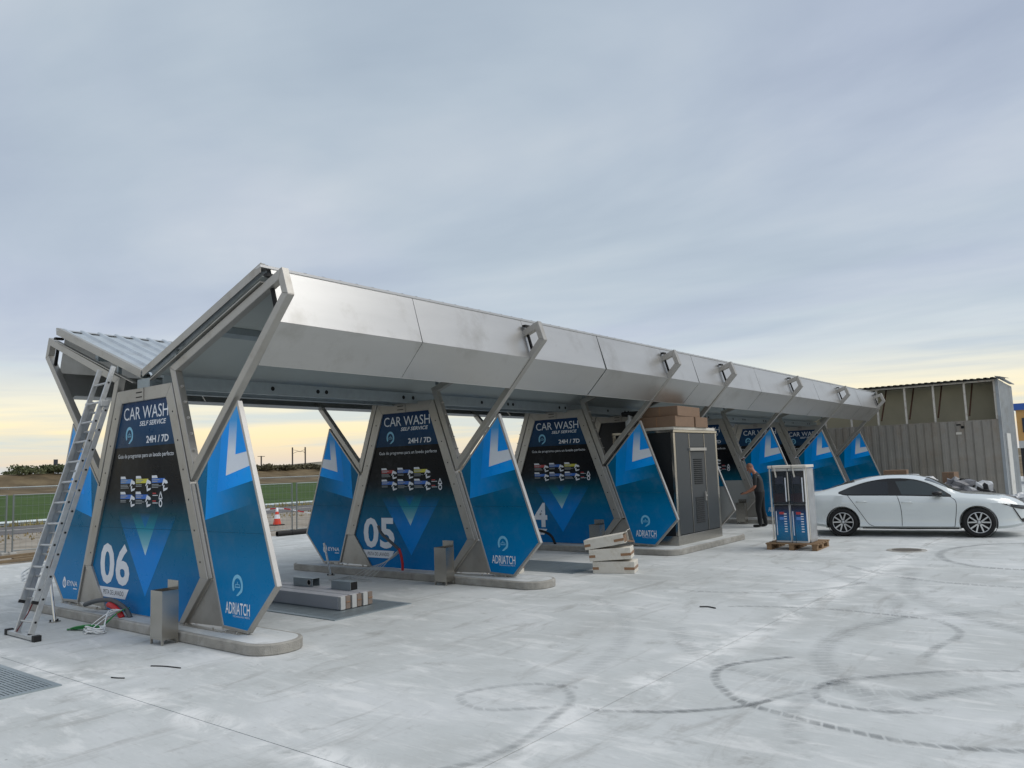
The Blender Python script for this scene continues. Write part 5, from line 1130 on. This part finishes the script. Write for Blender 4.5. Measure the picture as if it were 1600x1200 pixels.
# guard rails
def guard_rail(x, y0, y1, z, n, label):
    g_ = empty('guard_rail', (x, y0, z), 0, label, 'guard rail', 'road guard rails'); L_ = y1-y0
    MB().prism_z([(0, 0), (.03, 0), (.03, L_), (0, L_)], .42, .47).build('beam_lower', M['galv'], g_); m_ = MB()
    for (za, zb_, xa, xb) in ((.47, .54, .03, .08), (.54, .58, .08, .03), (.58, .64, .03, .08), (.64, .74, .08, .02)): m_.add([(xa, 0, za), (xa, L_, za), (xb, L_, zb_), (xb, 0, zb_)], [(0, 1, 2, 3)])
    m_.build('beam', M['galv'], g_)
    for i in range(n): MB().box((-.05, L_*(i+.5)/n, .3), (.1, .06, .75)).build('post', M['galv'], g_)
guard_rail(-35, -10, 90, -.70, 26, 'galvanised guard rail between the road and the green field'); guard_rail(-262, -40, 330, .3, 30, 'far guard rail along the highway below the embankment')
# dry grass along the road
def tufts(name, x0, x1, y0, y1, n, h, cols, label):
    r_ = random.Random(5); mb = MB()
    for i in range(n):
        x, y = r_.uniform(x0, x1), r_.uniform(y0, y1); z = hgt(x, y); hh = h*r_.uniform(.4, 1.2); a = r_.uniform(0, 3.14); w = .05*r_.uniform(.6, 1.6); dx, dy = math.cos(a)*w, math.sin(a)*w; lx, ly = r_.uniform(-.2, .2)*hh, r_.uniform(-.2, .2)*hh
        mb.add([(x-dx, y-dy, z-.02), (x+dx, y+dy, z-.02), (x+lx, y+ly, z+hh)], [(0, 1, 2)])
    o = mb.build(name, noise_mat(name, cols, .8, bump=0)); o['kind'] = 'stuff'; o['label'] = label; o['category'] = 'grass'
tufts('dry_grass', -40, -31.2, -10, 70, 14000, .42, [(112, 106, 62), (150, 140, 92), (172, 162, 116)], 'dry yellowish grass along the far roadside')
tufts('verge_weeds', -24, -20, -10, 60, 2500, .12, [(120, 106, 74), (140, 124, 88), (150, 140, 110)], 'sparse dry weeds on the near road verge')
# shrubs and small trees on the embankment
def shrub(name, x, y, w, h, cat, label, group, seed, cols):
    z = hgt(x, y)-.3; r_ = random.Random(seed); s = empty(name, (x, y, z), 0, label, cat, group)
    MB().cyl((0, 0, 0), (.1, .1, h*.6), .12, 6, .05).build('trunk', M['wood'], s); mb = MB()
    lob = [(r_.uniform(-.38, .38)*w, r_.uniform(-.38, .38)*w, h*r_.uniform(.3, .72), r_.uniform(.2, .34)) for _ in range(7)]
    for i in range(520):
        lx, ly, lz, lr = r_.choice(lob); v = Vector((r_.gauss(0, 1), r_.gauss(0, 1), r_.gauss(0, 1))).normalized()*r_.uniform(.5, 1.05); c = Vector((lx+v.x*lr*w, ly+v.y*lr*w, max(.1, lz+v.z*lr*h))); q = .05*w*r_.uniform(.6, 1.3)
        a = Vector((r_.uniform(-1, 1), r_.uniform(-1, 1), r_.uniform(-1, 1))).normalized(); b = a.cross(Vector((r_.uniform(-1, 1), r_.uniform(-1, 1), r_.uniform(-1, 1)))).normalized(); mb.add([c-a*q, c+b*q*.8, c+a*q, c-b*q*.8], [(0, 1, 2, 3)])
    mb.build('crown', cols, s)
lf = noise_mat('shrub_leaves', [(72, 78, 56), (92, 98, 70), (112, 116, 86)], .4, bump=0); lf2 = noise_mat('scrub_leaves', [(80, 78, 62), (96, 92, 72), (108, 104, 84)], .4, bump=0)  # leaf tones lightened and low in contrast, distance haze put into the colour
ry = random.Random(11)
for i in range(9): shrub('embankment_shrub', -304-ry.uniform(0, 8), 109+i*3.4+ry.uniform(-1, 1), 8.5, 4.0 if i < 5 else 3.6, 'shrub', 'dense green shrub on the embankment left of the ladder', 'shrubs on the embankment', 40+i, lf)
for i in range(5): shrub('distant_tree', -420-ry.uniform(0, 30), 112+i*12+ry.uniform(-3, 3), 9, 4, 'tree', 'tiny far tree on the skyline at the left edge', 'trees on the skyline', 60+i, lf)
for i in range(16): shrub('scrub_bush', -300-ry.uniform(0, 10), 205+i*6.5+ry.uniform(-2, 2), 9.5, 3.2, 'shrub', 'low brownish bush on the railway bank between the dividers', 'bushes on the railway bank', 80+i, lf2)
# catenary masts, mast and road sign far away
def mast(y, x, h, label, arm):
    m_ = empty('railway_mast', (x, y, hgt(x, y)-.5), 0, label, 'mast', 'railway masts'); MB().box((0, 0, h/2), (.5, .5, h)).build('pole', mat('mast_steel', (70, 66, 62), .8), m_)
    if arm: MB().path([(0, 0, h*.72), (1.2, arm*2.2, h*.82), (1.2, arm*4.2, h*.80)], .09, 5).build('bracket', M['black'], m_); MB().path([(0, 0, h*.9), (1.2, arm*3.6, h*.82)], .07, 5).build('stay', M['black'], m_)
    else: MB().box((0, 0, h*.97), (.4, 4, .25)).build('crossarm', M['black'], m_)
mast(236.5, -320, 11.5, 'left one of the two dark railway masts on the skyline', 1); mast(244.3, -320, 11.8, 'right one of the two dark railway masts on the skyline', -1); mast(225.2, -330, 7.5, 'thin pole with a crossarm left of the railway masts', 0)
sg = empty('road_sign', (-312, 122.6, hgt(-312, 122.6)), 0, 'small dark square road sign on the embankment skyline', 'sign'); MB().box((0, 0, 4.2), (.2, 1.5, 2.2)).build('plate', mat('sign_back', (54, 58, 66), .7), sg); MB().box((0, 0, 1.6), (.12, .12, 3.2)).build('post', M['black'], sg)
py = empty('pylon', (-420, 178.5, 4), 0, 'thin lattice pylon behind the top of the ladder', 'pylon')
for sx, sy in ((-1, -1), (-1, 1), (1, -1), (1, 1)): MB().cyl((sx*2, sy*2, 0), (sx*.3, sy*.3, 33), .16, 5).build('leg', M['galv'], py)
for zz in (24, 28, 32): MB().box((0, 0, zz), (.3, 7, .3)).build('crossarm', M['galv'], py)
for zz in range(4, 30, 4):
    k_ = 2-1.7*zz/33; MB().bar((k_, -k_, zz), (k_, k_, zz+3.5), .14, .14).build('lattice', M['galv'], py)
